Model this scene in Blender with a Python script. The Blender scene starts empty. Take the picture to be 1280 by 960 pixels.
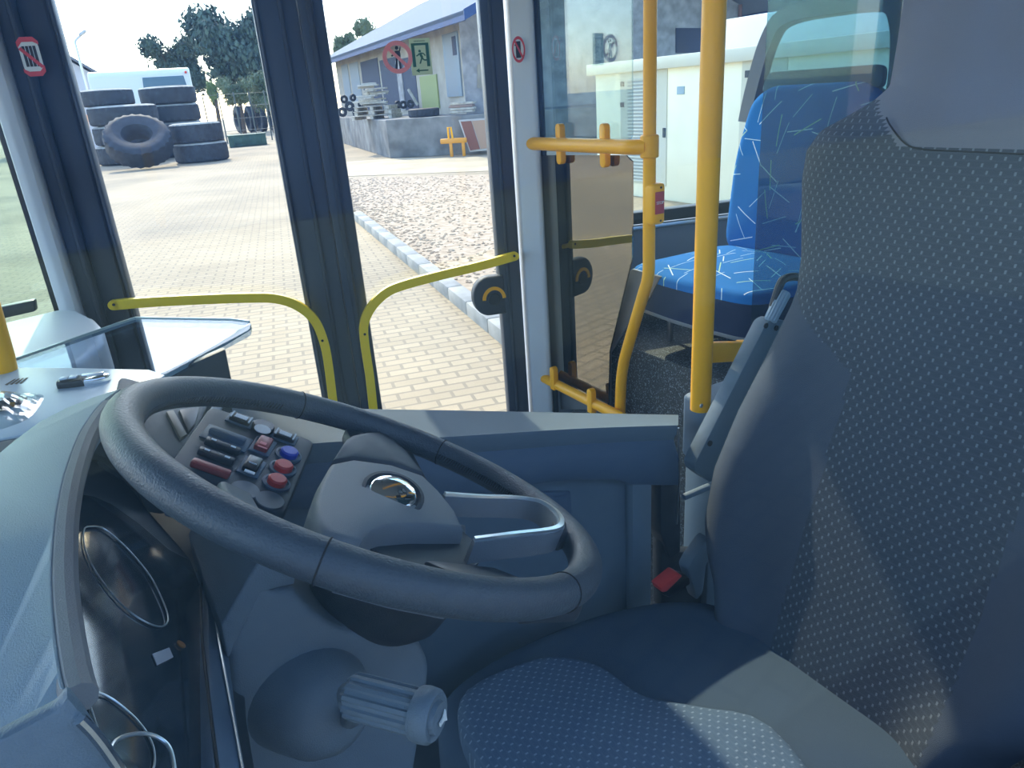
import bpy, bmesh, math, random
from mathutils import Vector as V, Matrix as M
random.seed(7)
PI = math.pi
SC = bpy.context.scene
COL = SC.collection

# ------------------------------------------------------------------ camera
F = 900.0; CAMH = 1.75
yaw, pitch, roll = math.radians(30), math.radians(22.0), math.radians(4.1)
FW = V((math.sin(yaw)*math.cos(pitch), math.cos(yaw)*math.cos(pitch), -math.sin(pitch)))
RT0 = V((math.cos(yaw), -math.sin(yaw), 0)); UP0 = RT0.cross(FW)
RT = RT0*math.cos(roll) - UP0*math.sin(roll); UP = RT.cross(FW)
CO = V((0, 0, CAMH))
cd = bpy.data.cameras.new('camera'); cd.sensor_width = 36; cd.lens = 36*F/1280; cd.clip_start = .01; cd.clip_end = 600
cam = bpy.data.objects.new('camera', cd); COL.objects.link(cam); SC.camera = cam
cam.matrix_world = M(((RT.x, UP.x, -FW.x, CO.x), (RT.y, UP.y, -FW.y, CO.y), (RT.z, UP.z, -FW.z, CO.z), (0, 0, 0, 1)))

# ------------------------------------------------------------------ light
SC.view_settings.view_transform = 'Standard'; SC.view_settings.look = 'None'
SC.view_settings.gamma = 1; SC.view_settings.use_curve_mapping = False
SC.view_settings.exposure = 1.05
SUN = V((.08, .74, .60)).normalized()
w = bpy.data.worlds.new('world'); SC.world = w; w.use_nodes = True
nt = w.node_tree; sky = nt.nodes.new('ShaderNodeTexSky'); sky.sky_type = 'NISHITA'; sky.sun_disc = False
sky.sun_elevation = math.asin(SUN.z); sky.sun_rotation = math.atan2(SUN.x, SUN.y)
sky.air_density = 1.0; sky.dust_density = 1.0; sky.ozone_density = 1.5
nt.links.new(sky.outputs[0], nt.nodes['Background'].inputs[0]); nt.nodes['Background'].inputs[1].default_value = .36
sl = bpy.data.lights.new('sun', 'SUN'); sl.energy = 2.5; sl.angle = math.radians(.6); sl.color = (1, .87, .64)
so = bpy.data.objects.new('sun', sl); COL.objects.link(so); so.rotation_euler = SUN.to_track_quat('Z', 'Y').to_euler()

# ------------------------------------------------------------------ placing
def ray(px, py): return FW + RT*((px-640)/F) + UP*((480-py)/F)
def onP(px, py, n, d):
    r = ray(px, py); n = V(n); return CO + r*((d-n.dot(CO))/n.dot(r))
def onX(px, py, v): return onP(px, py, (1, 0, 0), v)
def onY(px, py, v): return onP(px, py, (0, 1, 0), v)
def onZ(px, py, v): return onP(px, py, (0, 0, 1), v)
def G(px, py, z=0): return onZ(px, py, z)
def atD(px, py, dist):                   # a point at a horizontal distance from where the photographer stands
    r = ray(px, py); k = dist/math.hypot(r.x, r.y); return CO + r*k
A15 = math.radians(15)
DD = V((math.cos(A15), -math.sin(A15), 0)); DN = V((math.sin(A15), math.cos(A15), 0)); Q0 = V((1.21, 2.01, 0)); DC = DN.dot(Q0)
def onD(px, py, off=0): return onP(px, py, DN, DC+off)
def Dp(s, off, z): return V((Q0.x, Q0.y, 0)) + DD*s + DN*off + V((0, 0, z))     # s along the bus side (0 = rear door jamb)
def sD(p): return (p-Q0).dot(DD)

# ------------------------------------------------------------------ materials
def mat(name, col, rough=.5, metal=0, spec=.5, bump=0, bscale=200, var=0, vscale=8, col2=None, emit=None, coat=0):
    m = bpy.data.materials.new(name); m.use_nodes = True; t = m.node_tree; b = t.nodes['Principled BSDF']
    b.inputs['Base Color'].default_value = (*col, 1); b.inputs['Roughness'].default_value = rough
    b.inputs['Metallic'].default_value = metal; b.inputs['Specular IOR Level'].default_value = spec
    if coat: b.inputs['Coat Weight'].default_value = coat
    tc = t.nodes.new('ShaderNodeTexCoord')
    if var or col2:
        n = t.nodes.new('ShaderNodeTexNoise'); n.inputs['Scale'].default_value = vscale; n.inputs['Detail'].default_value = 6
        t.links.new(tc.outputs['Object'], n.inputs['Vector'])
        r = t.nodes.new('ShaderNodeValToRGB'); r.color_ramp.elements[0].position = .35; r.color_ramp.elements[1].position = .68
        c2 = col2 or tuple(min(1, x*(1+var)) for x in col); c1 = col if col2 else tuple(x*(1-var) for x in col)
        r.color_ramp.elements[0].color = (*c1, 1); r.color_ramp.elements[1].color = (*c2, 1)
        t.links.new(n.outputs['Fac'], r.inputs[0]); t.links.new(r.outputs[0], b.inputs['Base Color'])
    if bump:
        n = t.nodes.new('ShaderNodeTexNoise'); n.inputs['Scale'].default_value = bscale; n.inputs['Detail'].default_value = 3
        t.links.new(tc.outputs['Object'], n.inputs['Vector'])
        bp = t.nodes.new('ShaderNodeBump'); bp.inputs['Strength'].default_value = bump; bp.inputs['Distance'].default_value = .002
        t.links.new(n.outputs['Fac'], bp.inputs['Height']); t.links.new(bp.outputs[0], b.inputs['Normal'])
    if emit:
        b.inputs['Emission Color'].default_value = (*col, 1); b.inputs['Emission Strength'].default_value = emit
    return m
def glass(name, tint=(1, 1, 1), refl=.06, rough=.0, rcol=(1, 1, 1), edge=.6):
    m = bpy.data.materials.new(name); m.use_nodes = True; t = m.node_tree; t.nodes.clear()
    o = t.nodes.new('ShaderNodeOutputMaterial'); mx = t.nodes.new('ShaderNodeMixShader')
    tr = t.nodes.new('ShaderNodeBsdfTransparent'); tr.inputs[0].default_value = (*tint, 1)
    g = t.nodes.new('ShaderNodeBsdfGlossy'); g.inputs[0].default_value = (*rcol, 1); g.inputs['Roughness'].default_value = rough
    lw = t.nodes.new('ShaderNodeLayerWeight'); lw.inputs[0].default_value = .5
    mp = t.nodes.new('ShaderNodeMath'); mp.operation = 'POWER'; mp.inputs[1].default_value = 4
    ma = t.nodes.new('ShaderNodeMath'); ma.operation = 'MULTIPLY_ADD'; ma.inputs[1].default_value = edge; ma.inputs[2].default_value = refl
    t.links.new(lw.outputs['Facing'], mp.inputs[0]); t.links.new(mp.outputs[0], ma.inputs[0]); t.links.new(ma.outputs[0], mx.inputs[0])
    t.links.new(tr.outputs[0], mx.inputs[1]); t.links.new(g.outputs[0], mx.inputs[2]); t.links.new(mx.outputs[0], o.inputs[0])
    return m
def dash_fabric(name, base, dot, su, sv, plane='YZ'):
    m = mat(name, base, .9, spec=.2, bump=.5, bscale=900); t = m.node_tree; b = t.nodes['Principled BSDF']
    tc = t.nodes.new('ShaderNodeTexCoord'); sx = t.nodes.new('ShaderNodeSeparateXYZ'); t.links.new(tc.outputs['Object'], sx.inputs[0])
    def mth(op, a, bb=None, cc=None):
        n = t.nodes.new('ShaderNodeMath'); n.operation = op
        for i, v in enumerate((a, bb, cc)):
            if v is None: continue
            if isinstance(v, (int, float)): n.inputs[i].default_value = v
            else: t.links.new(v, n.inputs[i])
        return n.outputs[0]
    u = mth('MULTIPLY', sx.outputs['Y'], su); v = mth('MULTIPLY', sx.outputs['Z' if plane == 'YZ' else 'X'], sv)
    row = mth('FLOOR', v); u2 = mth('MULTIPLY_ADD', row, .5, u); fu = mth('FRACT', u2); fv = mth('FRACT', v)
    a = mth('LESS_THAN', mth('ABSOLUTE', mth('SUBTRACT', fu, .5)), .085); c = mth('LESS_THAN', mth('ABSOLUTE', mth('SUBTRACT', fv, .5)), .26)
    k = mth('MULTIPLY', a, c)
    ln = mth('MULTIPLY', mth('LESS_THAN', fv, .22), .12); k = mth('MAXIMUM', k, ln)
    mx = t.nodes.new('ShaderNodeMixRGB'); mx.inputs[1].default_value = (*base, 1); mx.inputs[2].default_value = (*dot, 1)
    t.links.new(k, mx.inputs[0]); t.links.new(mx.outputs[0], b.inputs['Base Color'])
    return m
def stroke_fabric(name, base):
    m = mat(name, base, .9, spec=.2, bump=.4, bscale=700); t = m.node_tree; b = t.nodes['Principled BSDF']
    tc = t.nodes.new('ShaderNodeTexCoord'); prev = None
    for i, (sc, off, colr, L, W) in enumerate(((9, 0, (.75, .85, .9), .40, .013), (10, 3.3, (.55, .75, .85), .42, .011), (8, 7.7, (.45, .7, .45), .34, .012))):
        mp = t.nodes.new('ShaderNodeMapping'); mp.inputs['Location'].default_value = (off, off*1.7, off*.6); t.links.new(tc.outputs['UV'], mp.inputs[0])
        vo = t.nodes.new('ShaderNodeTexVoronoi'); vo.voronoi_dimensions = '2D'; vo.inputs['Scale'].default_value = sc; vo.inputs['Randomness'].default_value = .8
        t.links.new(mp.outputs[0], vo.inputs['Vector'])
        sb = t.nodes.new('ShaderNodeVectorMath'); sb.operation = 'SUBTRACT'; t.links.new(mp.outputs[0], sb.inputs[0]); t.links.new(vo.outputs['Position'], sb.inputs[1])
        sp = t.nodes.new('ShaderNodeSeparateColor'); t.links.new(vo.outputs['Color'], sp.inputs[0])
        an = t.nodes.new('ShaderNodeMath'); an.operation = 'MULTIPLY'; an.inputs[1].default_value = 6.28; t.links.new(sp.outputs[0], an.inputs[0])
        rt = t.nodes.new('ShaderNodeVectorRotate'); rt.rotation_type = 'Z_AXIS'; t.links.new(sb.outputs[0], rt.inputs['Vector']); t.links.new(an.outputs[0], rt.inputs['Angle'])
        s2 = t.nodes.new('ShaderNodeSeparateXYZ'); t.links.new(rt.outputs[0], s2.inputs[0])
        ks = []
        for ax, lim in (('X', L/sc), ('Y', W/sc)):
            ab = t.nodes.new('ShaderNodeMath'); ab.operation = 'ABSOLUTE'; t.links.new(s2.outputs[ax], ab.inputs[0])
            lt = t.nodes.new('ShaderNodeMath'); lt.operation = 'LESS_THAN'; lt.inputs[1].default_value = lim; t.links.new(ab.outputs[0], lt.inputs[0]); ks.append(lt)
        mu = t.nodes.new('ShaderNodeMath'); mu.operation = 'MULTIPLY'; t.links.new(ks[0].outputs[0], mu.inputs[0]); t.links.new(ks[1].outputs[0], mu.inputs[1])
        mx = t.nodes.new('ShaderNodeMixRGB'); mx.inputs[2].default_value = (*colr, 1); t.links.new(mu.outputs[0], mx.inputs[0])
        if prev is None: mx.inputs[1].default_value = (*base, 1)
        else: t.links.new(prev, mx.inputs[1])
        prev = mx.outputs[0]
    t.links.new(prev, b.inputs['Base Color'])
    return m
def brick_mat(name, c1, c2, mortar, scale, bw=.5, rh=.25, ms=.02, rot=0, blend=.5, rough=.9):
    m = mat(name, c1, rough); t = m.node_tree; b = t.nodes['Principled BSDF']
    tc = t.nodes.new('ShaderNodeTexCoord'); mp = t.nodes.new('ShaderNodeMapping'); mp.inputs['Rotation'].default_value = (0, 0, rot)
    br = t.nodes.new('ShaderNodeTexBrick'); br.inputs['Scale'].default_value = scale; br.inputs['Color1'].default_value = (*c1, 1); br.inputs['Color2'].default_value = (*c2, 1)
    br.inputs['Mortar'].default_value = (*mortar, 1); br.inputs['Mortar Size'].default_value = ms; br.inputs['Brick Width'].default_value = bw; br.inputs['Row Height'].default_value = rh
    t.links.new(tc.outputs['Object'], mp.inputs[0]); t.links.new(mp.outputs[0], br.inputs['Vector'])
    n = t.nodes.new('ShaderNodeTexNoise'); n.inputs['Scale'].default_value = .35; n.inputs['Detail'].default_value = 8; t.links.new(tc.outputs['Object'], n.inputs['Vector'])
    rp = t.nodes.new('ShaderNodeValToRGB'); rp.color_ramp.elements[0].color = (.6, .6, .6, 1); rp.color_ramp.elements[1].color = (1.15, 1.12, 1.05, 1)
    rp.color_ramp.elements[0].position = .3; rp.color_ramp.elements[1].position = .65; t.links.new(n.outputs['Fac'], rp.inputs[0])
    mx = t.nodes.new('ShaderNodeMixRGB'); mx.blend_type = 'MULTIPLY'; mx.inputs[0].default_value = blend
    t.links.new(br.outputs[0], mx.inputs[1]); t.links.new(rp.outputs[0], mx.inputs[2]); t.links.new(mx.outputs[0], b.inputs['Base Color'])
    return m
def carpet_mat(name, base, speck):
    m = mat(name, base, .75); t = m.node_tree; b = t.nodes['Principled BSDF']; tc = t.nodes.new('ShaderNodeTexCoord')
    n = t.nodes.new('ShaderNodeTexNoise'); n.inputs['Scale'].default_value = 260; n.inputs['Detail'].default_value = 2; t.links.new(tc.outputs['Object'], n.inputs['Vector'])
    rp = t.nodes.new('ShaderNodeValToRGB'); rp.color_ramp.elements[0].position = .56; rp.color_ramp.elements[1].position = .66
    rp.color_ramp.elements[0].color = (*base, 1); rp.color_ramp.elements[1].color = (*speck, 1)
    t.links.new(n.outputs['Fac'], rp.inputs[0]); t.links.new(rp.outputs[0], b.inputs['Base Color'])
    return m
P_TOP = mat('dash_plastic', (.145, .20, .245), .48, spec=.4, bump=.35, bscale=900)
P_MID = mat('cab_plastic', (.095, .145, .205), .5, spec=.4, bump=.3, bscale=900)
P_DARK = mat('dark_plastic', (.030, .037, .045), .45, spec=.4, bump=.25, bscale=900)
P_BLK = mat('black_plastic', (.012, .014, .017), .35)
P_PAN = mat('panel_plastic', (.062, .076, .090), .5, spec=.4, bump=.25, bscale=900)
P_COL = mat('column_plastic', (.13, .175, .21), .5, spec=.4, bump=.3, bscale=900)
P_HUB = mat('hub_plastic', (.16, .185, .21), .5, spec=.4, bump=.35, bscale=1100)
RUBBER = mat('black_rubber', (.034, .044, .060), .6, bump=.2, bscale=300)
POST = mat('door_post_paint', (.050, .066, .092), .45)
LEATH = mat('wheel_leather', (.058, .076, .094), .42, spec=.5, bump=.5, bscale=500)
SEAM = mat('seam_dark', (.008, .009, .011), .7)
CHROME = mat('chrome', (.85, .87, .88), .08, metal=1)
SATIN = mat('satin_silver', (.62, .70, .74), .28, metal=.8)
STEEL = mat('brushed_steel', (.55, .57, .58), .35, metal=1)
YEL = mat('yellow_paint', (1.0, .47, .008), .38, spec=.35, bump=.1, bscale=300)
YELF = mat('yellow_flat', (1.0, .72, .018), .4)
PILL = mat('pillar_grey', (.62, .69, .75), .5)
WALLG = mat('bus_wall_grey', (.20, .25, .30), .5)
TRIMB = mat('frame_black', (.015, .018, .02), .45)
FAB = dash_fabric('seat_weave', (.064, .078, .095), (.165, .19, .212), 58, 112, 'YZ')
FABC = dash_fabric('seat_weave_flat', (.105, .160, .225), (.24, .31, .37), 62, 118, 'XY')
FABP = mat('seat_plain', (.076, .094, .122), .95, spec=.15, bump=.6, bscale=1100)
FABH = mat('seat_headrest', (.19, .20, .23), .95, spec=.15, bump=.6, bscale=1100)
BLUE = stroke_fabric('blue_stroke_fabric', (.012, .17, .50))
NAVY = mat('navy_fabric', (.008, .020, .060), .9, bump=.4, bscale=700)
SHELL = mat('seat_shell_grey', (.16, .175, .19), .45)
RED = mat('red_button', (.70, .045, .035), .4); REDD = mat('red_rocker', (.36, .055, .05), .45); BLUB = mat('blue_button', (.02, .06, .55), .35)
BUCK = mat('buckle_red', (.75, .06, .05), .4)
ICON = mat('icon_grey', (.55, .66, .75), .4); LGREY = mat('light_grey_button', (.20, .23, .26), .5)
WHITE = mat('white_paint', (.80, .80, .76), .5); CREAM = mat('cream_paint', (.82, .82, .72), .6, var=.05, vscale=3)
ACRYL = glass('acrylic', (.66, .75, .86), .05, .02, edge=.22); GEDGE = mat('acrylic_edge', (.42, .55, .55), .2)
G_DOOR = glass('door_glass', (.95, .97, .97), .015, edge=.5); G_CAB = glass('cab_side_glass', (.95, .97, .98), .031, .03, (.32, .62, 1.0), edge=.05)
G_TINT = glass('tinted_partition', (.42, .60, .66), .05, edge=.4); G_UP = glass('screen_glass', (.72, .80, .80), .06, edge=.8)
G_SMOKE = glass('smoked_screen', (.05, .055, .05), .24, .01, (1, .93, .78), edge=.5); G_WIN = glass('window_glass', (.90, .95, .93), .02, edge=.4)
LENS = mat('cluster_lens', (.018, .030, .042), .12, spec=.6)
SGN_W = mat('sticker_white', (.75, .80, .78), .5); SGN_R = mat('sticker_red', (.70, .06, .08), .5); SGN_P = mat('sticker_pink_red', (1.0, .34, .33), .6)
SGN_G = mat('sticker_green', (.01, .13, .06), .5); SGN_LG = mat('sticker_pale_green', (.68, .80, .48), .6); SGN_K = mat('sticker_black', (.01, .012, .015), .5)
FLOORM = carpet_mat('speckled_floor', (.035, .04, .042), (.22, .25, .25))

# ------------------------------------------------------------------ mesh helpers
MW = {}
def obj(name, bm, m, parent=None, smooth=True, angle=35, uvplane=None):
    me = bpy.data.meshes.new(name)
    bmesh.ops.recalc_face_normals(bm, faces=bm.faces[:])
    if uvplane:
        o_, e1, e2 = uvplane; L = bm.loops.layers.uv.new('UVMap')
        for f in bm.faces:
            for l in f.loops: d = l.vert.co-o_; l[L].uv = (d.dot(e1), d.dot(e2))
    mw = MW.get(parent.name) if parent else None
    if mw is None:
        c = V((0, 0, 0)); n = 0
        xs = [v.co for v in bm.verts]
        lo = V((min(v.x for v in xs), min(v.y for v in xs), min(v.z for v in xs))); hi = V((max(v.x for v in xs), max(v.y for v in xs), max(v.z for v in xs)))
        mw = M.Translation(V(((lo.x+hi.x)/2, (lo.y+hi.y)/2, lo.z))); top = True
    else: top = False
    bmesh.ops.transform(bm, matrix=mw.inverted(), verts=bm.verts[:])
    bm.to_mesh(me); bm.free()
    for mm in (m if isinstance(m, (list, tuple)) else [m]): me.materials.append(mm)
    if smooth:
        me.polygons.foreach_set('use_smooth', [True]*len(me.polygons))
        if angle < 180: me.set_sharp_from_angle(angle=math.radians(angle))
    o = bpy.data.objects.new(name, me); COL.objects.link(o)
    if top: o.matrix_world = mw; o.location = mw.translation
    else: o.parent = parent
    MW[o.name] = mw
    return o
def thing(name, loc, label, cat, group=None, rot=None):
    o = bpy.data.objects.new(name, None); COL.objects.link(o); o.empty_display_size = .05
    mw = M.Translation(V(loc)) @ (rot.to_4x4() if rot else M.Identity(4)); o.matrix_world = mw; MW[o.name] = mw
    return tag(o, label, cat, group)
def tag(o, label=None, cat=None, group=None, kind=None):
    if label: o['label'] = label
    if cat: o['category'] = cat
    if group: o['group'] = group
    if kind: o['kind'] = kind
    return o
def struct(name, bm, m, label, cat, **k): return tag(obj(name, bm, m, **k), label, cat, kind='structure')
def dup(root, mw, label=None):
    r = root.copy(); COL.objects.link(r); r.matrix_world = mw; MW[r.name] = mw
    if label: r['label'] = label
    for ch in list(root.children):
        c = ch.copy(); COL.objects.link(c); c.parent = r
        for g in ch.children:
            d = g.copy(); COL.objects.link(d); d.parent = c
    return r
def new(): return bmesh.new()
def frame(o, x, y, z):                       # matrix from origin and axes
    return M(((x.x, y.x, z.x, o.x), (x.y, y.y, z.y, o.y), (x.z, y.z, z.z, o.z), (0, 0, 0, 1)))
def axes(z, up=V((0, 0, 1))):
    z = V(z).normalized(); x = V(up).cross(z)
    if x.length < 1e-4: x = V((1, 0, 0)).cross(z)
    x.normalize(); return x, z.cross(x), z
def bevel(bm, es, w, seg=2):
    if w > 0: bmesh.ops.bevel(bm, geom=es, offset=w, segments=seg, profile=.5, affect='EDGES', clamp_overlap=True)
def merge(bm, b2):
    me = bpy.data.meshes.new('tmp'); b2.to_mesh(me); b2.free(); bm.from_mesh(me); bpy.data.meshes.remove(me)
def box(bm, c, s, bv=0, R=None, seg=2):
    b = new(); bmesh.ops.create_cube(b, size=1); bmesh.ops.scale(b, vec=V(s), verts=b.verts[:])
    bevel(b, b.edges[:], bv, seg)
    bmesh.ops.transform(b, matrix=M.Translation(V(c)) @ (R.to_4x4() if R else M.Identity(4)), verts=b.verts[:]); merge(bm, b); return bm
def prism(bm, pts, vec, bv=0, seg=2, inset_cap=False):
    b = new(); vs = [b.verts.new(V(p)) for p in pts]; f = b.faces.new(vs)
    r = bmesh.ops.extrude_face_region(b, geom=[f]); bmesh.ops.translate(b, vec=V(vec), verts=[g for g in r['geom'] if isinstance(g, bmesh.types.BMVert)])
    bevel(b, b.edges[:], bv, seg); merge(bm, b); return bm
def tube(bm, pts, r, seg=14, closed=False, cap=True, rs=None, flat=None):
    pts = [V(p) for p in pts]; n = len(pts); rings = []; b = new(); pn = None
    for i, p in enumerate(pts):
        a = pts[(i-1) % n] if (closed or i) else p; q = pts[(i+1) % n] if (closed or i < n-1) else p
        t = (q-a).normalized()
        if pn is None:
            pn = V((0, 0, 1)).cross(t)
            if pn.length < .05: pn = V((1, 0, 0)).cross(t)
        pn = (pn - t*pn.dot(t)).normalized(); bn = t.cross(pn); rr = rs[i] if rs else r
        ring = []
        for k in range(seg):
            an = 2*PI*k/seg; ring.append(b.verts.new(p + pn*math.cos(an)*rr + bn*math.sin(an)*rr))
        rings.append(ring)
    m = n if closed else n-1
    for i in range(m):
        A, B = rings[i], rings[(i+1) % n]
        for k in range(seg): b.faces.new((A[k], A[(k+1) % seg], B[(k+1) % seg], B[k]))
    if cap and not closed: b.faces.new(rings[0][::-1]); b.faces.new(rings[-1])
    merge(bm, b); return bm
def ribbon(bm, pts, nrm, wd, th, bv=0):      # flat bar along a path; wd across, th along nrm
    nrm = V(nrm).normalized(); pts = [V(p) for p in pts]; b = new(); rings = []
    for i, p in enumerate(pts):
        t = (pts[min(i+1, len(pts)-1)]-pts[max(i-1, 0)]).normalized(); s = nrm.cross(t).normalized()
        rings.append([b.verts.new(p+s*a+nrm*c) for a, c in ((-wd/2, -th/2), (wd/2, -th/2), (wd/2, th/2), (-wd/2, th/2))])
    for A, B in zip(rings, rings[1:]):
        for k in range(4): b.faces.new((A[k], A[(k+1) % 4], B[(k+1) % 4], B[k]))
    b.faces.new(rings[0][::-1]); b.faces.new(rings[-1]); merge(bm, b); return bm
def smoothpath(pts, n=8):                    # Catmull-Rom
    pts = [V(p) for p in pts]; out = []
    for i in range(len(pts)-1):
        p0 = pts[max(i-1, 0)]; p1 = pts[i]; p2 = pts[i+1]; p3 = pts[min(i+2, len(pts)-1)]
        for k in range(n):
            t = k/n; out.append(.5*((2*p1)+(p2-p0)*t+(2*p0-5*p1+4*p2-p3)*t*t+(3*p1-p0-3*p2+p3)*t**3))
    out.append(pts[-1]); return out
def closedsmooth(pts, n=6):
    pts = [V(p) for p in pts]; N = len(pts); out = []
    for i in range(N):
        p0, p1, p2, p3 = pts[i-1], pts[i], pts[(i+1) % N], pts[(i+2) % N]
        for k in range(n):
            t = k/n; out.append(.5*((2*p1)+(p2-p0)*t+(2*p0-5*p1+4*p2-p3)*t*t+(3*p1-p0-3*p2+p3)*t**3))
    return out
def fillet(pts, r, n=4):                     # round the corners of a closed polygon
    pts = [V(p) for p in pts]; N = len(pts); out = []
    for i in range(N):
        p = pts[i]; a = pts[i-1]-p; b = pts[(i+1) % N]-p; rr = min(r, a.length*.45, b.length*.45)
        s = p+a.normalized()*rr; e = p+b.normalized()*rr
        for k in range(n+1):
            t = k/n; out.append(s*(1-t)**2+p*2*t*(1-t)+e*t*t)
    return out
def pillow(bm, outline, up, thick, dome=0, edge=.25, n=5, flatback=True):
    """closed outline (list of points) -> cushion: vertical rim then rings closing over a dome along up"""
    up = V(up).normalized(); pts = [V(p) for p in outline]; N = len(pts); c = sum(pts, V())/N; b = new(); rings = []
    rings.append([b.verts.new(p-up*thick) for p in pts])
    for i in range(n+1):
        t = i/n; k = 1-edge*(1-math.cos(t*PI/2)); h = min(thick*.5, edge*.18)*math.sin(t*PI/2)
        rings.append([b.verts.new(c+(p-c)*k + up*(-min(thick*.5, edge*.18)+h)) for p in pts])
    for i in range(1, n+1):
        t = i/n; k = (1-edge)*(1-t)
        if i == n: break
        rings.append([b.verts.new(c+(p-c)*k + up*dome*(1-(1-t)**2)) for p in pts])
    top = b.verts.new(c+up*dome)
    for A, B in zip(rings, rings[1:]):
        for k in range(N): b.faces.new((A[k], A[(k+1) % N], B[(k+1) % N], B[k]))
    for k in range(N): b.faces.new((rings[-1][k], rings[-1][(k+1) % N], top))
    b.faces.new(rings[0][::-1]); merge(bm, b); return bm
def lathe(bm, prof, o, ax, seg=32, up=V((0, 0, 1))):     # prof: (radius, height along ax)
    x, y, z = axes(ax, up); b = new(); rings = []
    for r, h in prof:
        if r < 1e-6: rings.append([b.verts.new(V(o)+z*h)])
        else: rings.append([b.verts.new(V(o)+z*h+(x*math.cos(2*PI*k/seg)+y*math.sin(2*PI*k/seg))*r) for k in range(seg)])
    for A, B in zip(rings, rings[1:]):
        for k in range(seg):
            q = [A[k % len(A)], A[(k+1) % len(A)], B[(k+1) % len(B)], B[k % len(B)]]
            u = []
            for v in q:
                if v not in u: u.append(v)
            if len(u) > 2: b.faces.new(u)
    if len(rings[0]) > 1: b.faces.new(rings[0][::-1])
    if len(rings[-1]) > 1: b.faces.new(rings[-1])
    merge(bm, b); return bm
def disc(bm, o, ax, r, th, seg=24, bv=0):
    return lathe(bm, [(r-bv, 0), (r, bv), (r, th-bv), (r-bv, th)] if bv else [(r, 0), (r, th)], V(o), V(ax), seg)
def loft(bm, A, B, extra=None):              # open strip(s) between polylines with the same count
    b = new(); rows = [[b.verts.new(V(p)) for p in L] for L in ([A]+(extra or [])+[B])]
    for R1, R2 in zip(rows, rows[1:]):
        for k in range(len(R1)-1): b.faces.new((R1[k], R1[k+1], R2[k+1], R2[k]))
    merge(bm, b); return bm
def resample(pts, n):
    pts = [V(p) for p in pts]; L = [0]
    for a, b in zip(pts, pts[1:]): L.append(L[-1]+(b-a).length)
    out = []; j = 0
    for i in range(n):
        s = L[-1]*i/(n-1)
        while j < len(L)-2 and L[j+1] < s: j += 1
        t = (s-L[j])/max(L[j+1]-L[j], 1e-9); out.append(pts[j].lerp(pts[j+1], t))
    return out
def text_mesh(bm, s, o, x, y, size, th=.0006):
    cu = bpy.data.curves.new('t', 'FONT'); cu.body = s; cu.size = size; cu.align_x = 'CENTER'; cu.align_y = 'CENTER'; cu.extrude = th/2
    ob = bpy.data.objects.new('t', cu); me = ob.to_mesh(); b = new(); b.from_mesh(me); ob.to_mesh_clear(); bpy.data.objects.remove(ob); bpy.data.curves.remove(cu)
    z = x.cross(y); bmesh.ops.transform(b, matrix=frame(V(o), x, y, z), verts=b.verts[:]); merge(bm, b); return bm

# ================================================================== SETTING: ground outside
GR = brick_mat('pavers', (.40, .315, .205), (.46, .365, .24), (.29, .235, .165), 1.0, .22, .11, .012, rot=.25, blend=.75)
b = new(); box(b, (0, 60, -.15), (400, 320, .3)); struct('ground', b, GR, 'pale sunlit block paving of the yard outside the bus', 'paving', smooth=False)
GRAV = mat('gravel_mat', (.36, .26, .17), .95, col2=(.56, .45, .32), vscale=9, bump=1, bscale=40)
gp = [G(434, 222, .05), G(613, 218, .05), G(690, 224, .05), G(760, 310, .05), G(660, 446, .05), G(447, 275, .05)]
b = new(); prism(b, [p-V((0, 0, .1)) for p in gp], (0, 0, .1))
gv = b
rg = random.Random(3)
a0, a1, a2, a3 = G(440, 262, .05), G(640, 415, .05), G(434, 223, .05), G(613, 219, .05)
for i in range(2200):
    t, s = rg.random(), rg.random()**1.5
    p = a0.lerp(a1, t).lerp(a2.lerp(a3, t), s); r = rg.uniform(.012, .035)
    bb = new(); bmesh.ops.create_icosphere(bb, subdivisions=1, radius=r); bmesh.ops.scale(bb, vec=(1, rg.uniform(.6, 1), .55), verts=bb.verts[:])
    bmesh.ops.transform(bb, matrix=M.Translation(p) @ M.Rotation(rg.uniform(0, 6), 4, 'Z'), verts=bb.verts[:]); merge(b, bb)
tag(obj('gravel', b, GRAV, smooth=False), 'brown gravel bed behind the kerb outside the door', 'gravel', kind='stuff')
KERB = mat('kerb_concrete', (.36, .35, .32), .9, var=.15, vscale=6, bump=.5, bscale=60)
k0, k1 = G(440, 265, .12), G(680, 455, .12); kd = (k1-k0).normalized(); ks = V((-kd.y, kd.x, 0))*.15
b = new(); nk = 14
for i in range(nk):
    p, q = k0.lerp(k1, i/nk), k0.lerp(k1, (i+1)/nk)-kd*.012
    prism(b, [p-V((0, 0, .14)), q-V((0, 0, .14)), q-V((0, 0, .14))+ks, p-V((0, 0, .14))+ks], (0, 0, .14), .012)
struct('kerb', b, KERB, 'grey concrete kerb edging the gravel bed', 'kerb')
SAND = mat('sandy_path', (.54, .44, .29), .95, var=.16, vscale=.8)
b = new(); sp = [G(400, 222), G(613, 214), G(900, 222), G(900, 200), G(613, 196), G(500, 198), G(400, 205)]
prism(b, [p for p in sp], (0, 0, .012)); struct('path', b, SAND, 'pale sandy strip in front of the loading dock', 'path', smooth=False)

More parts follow.
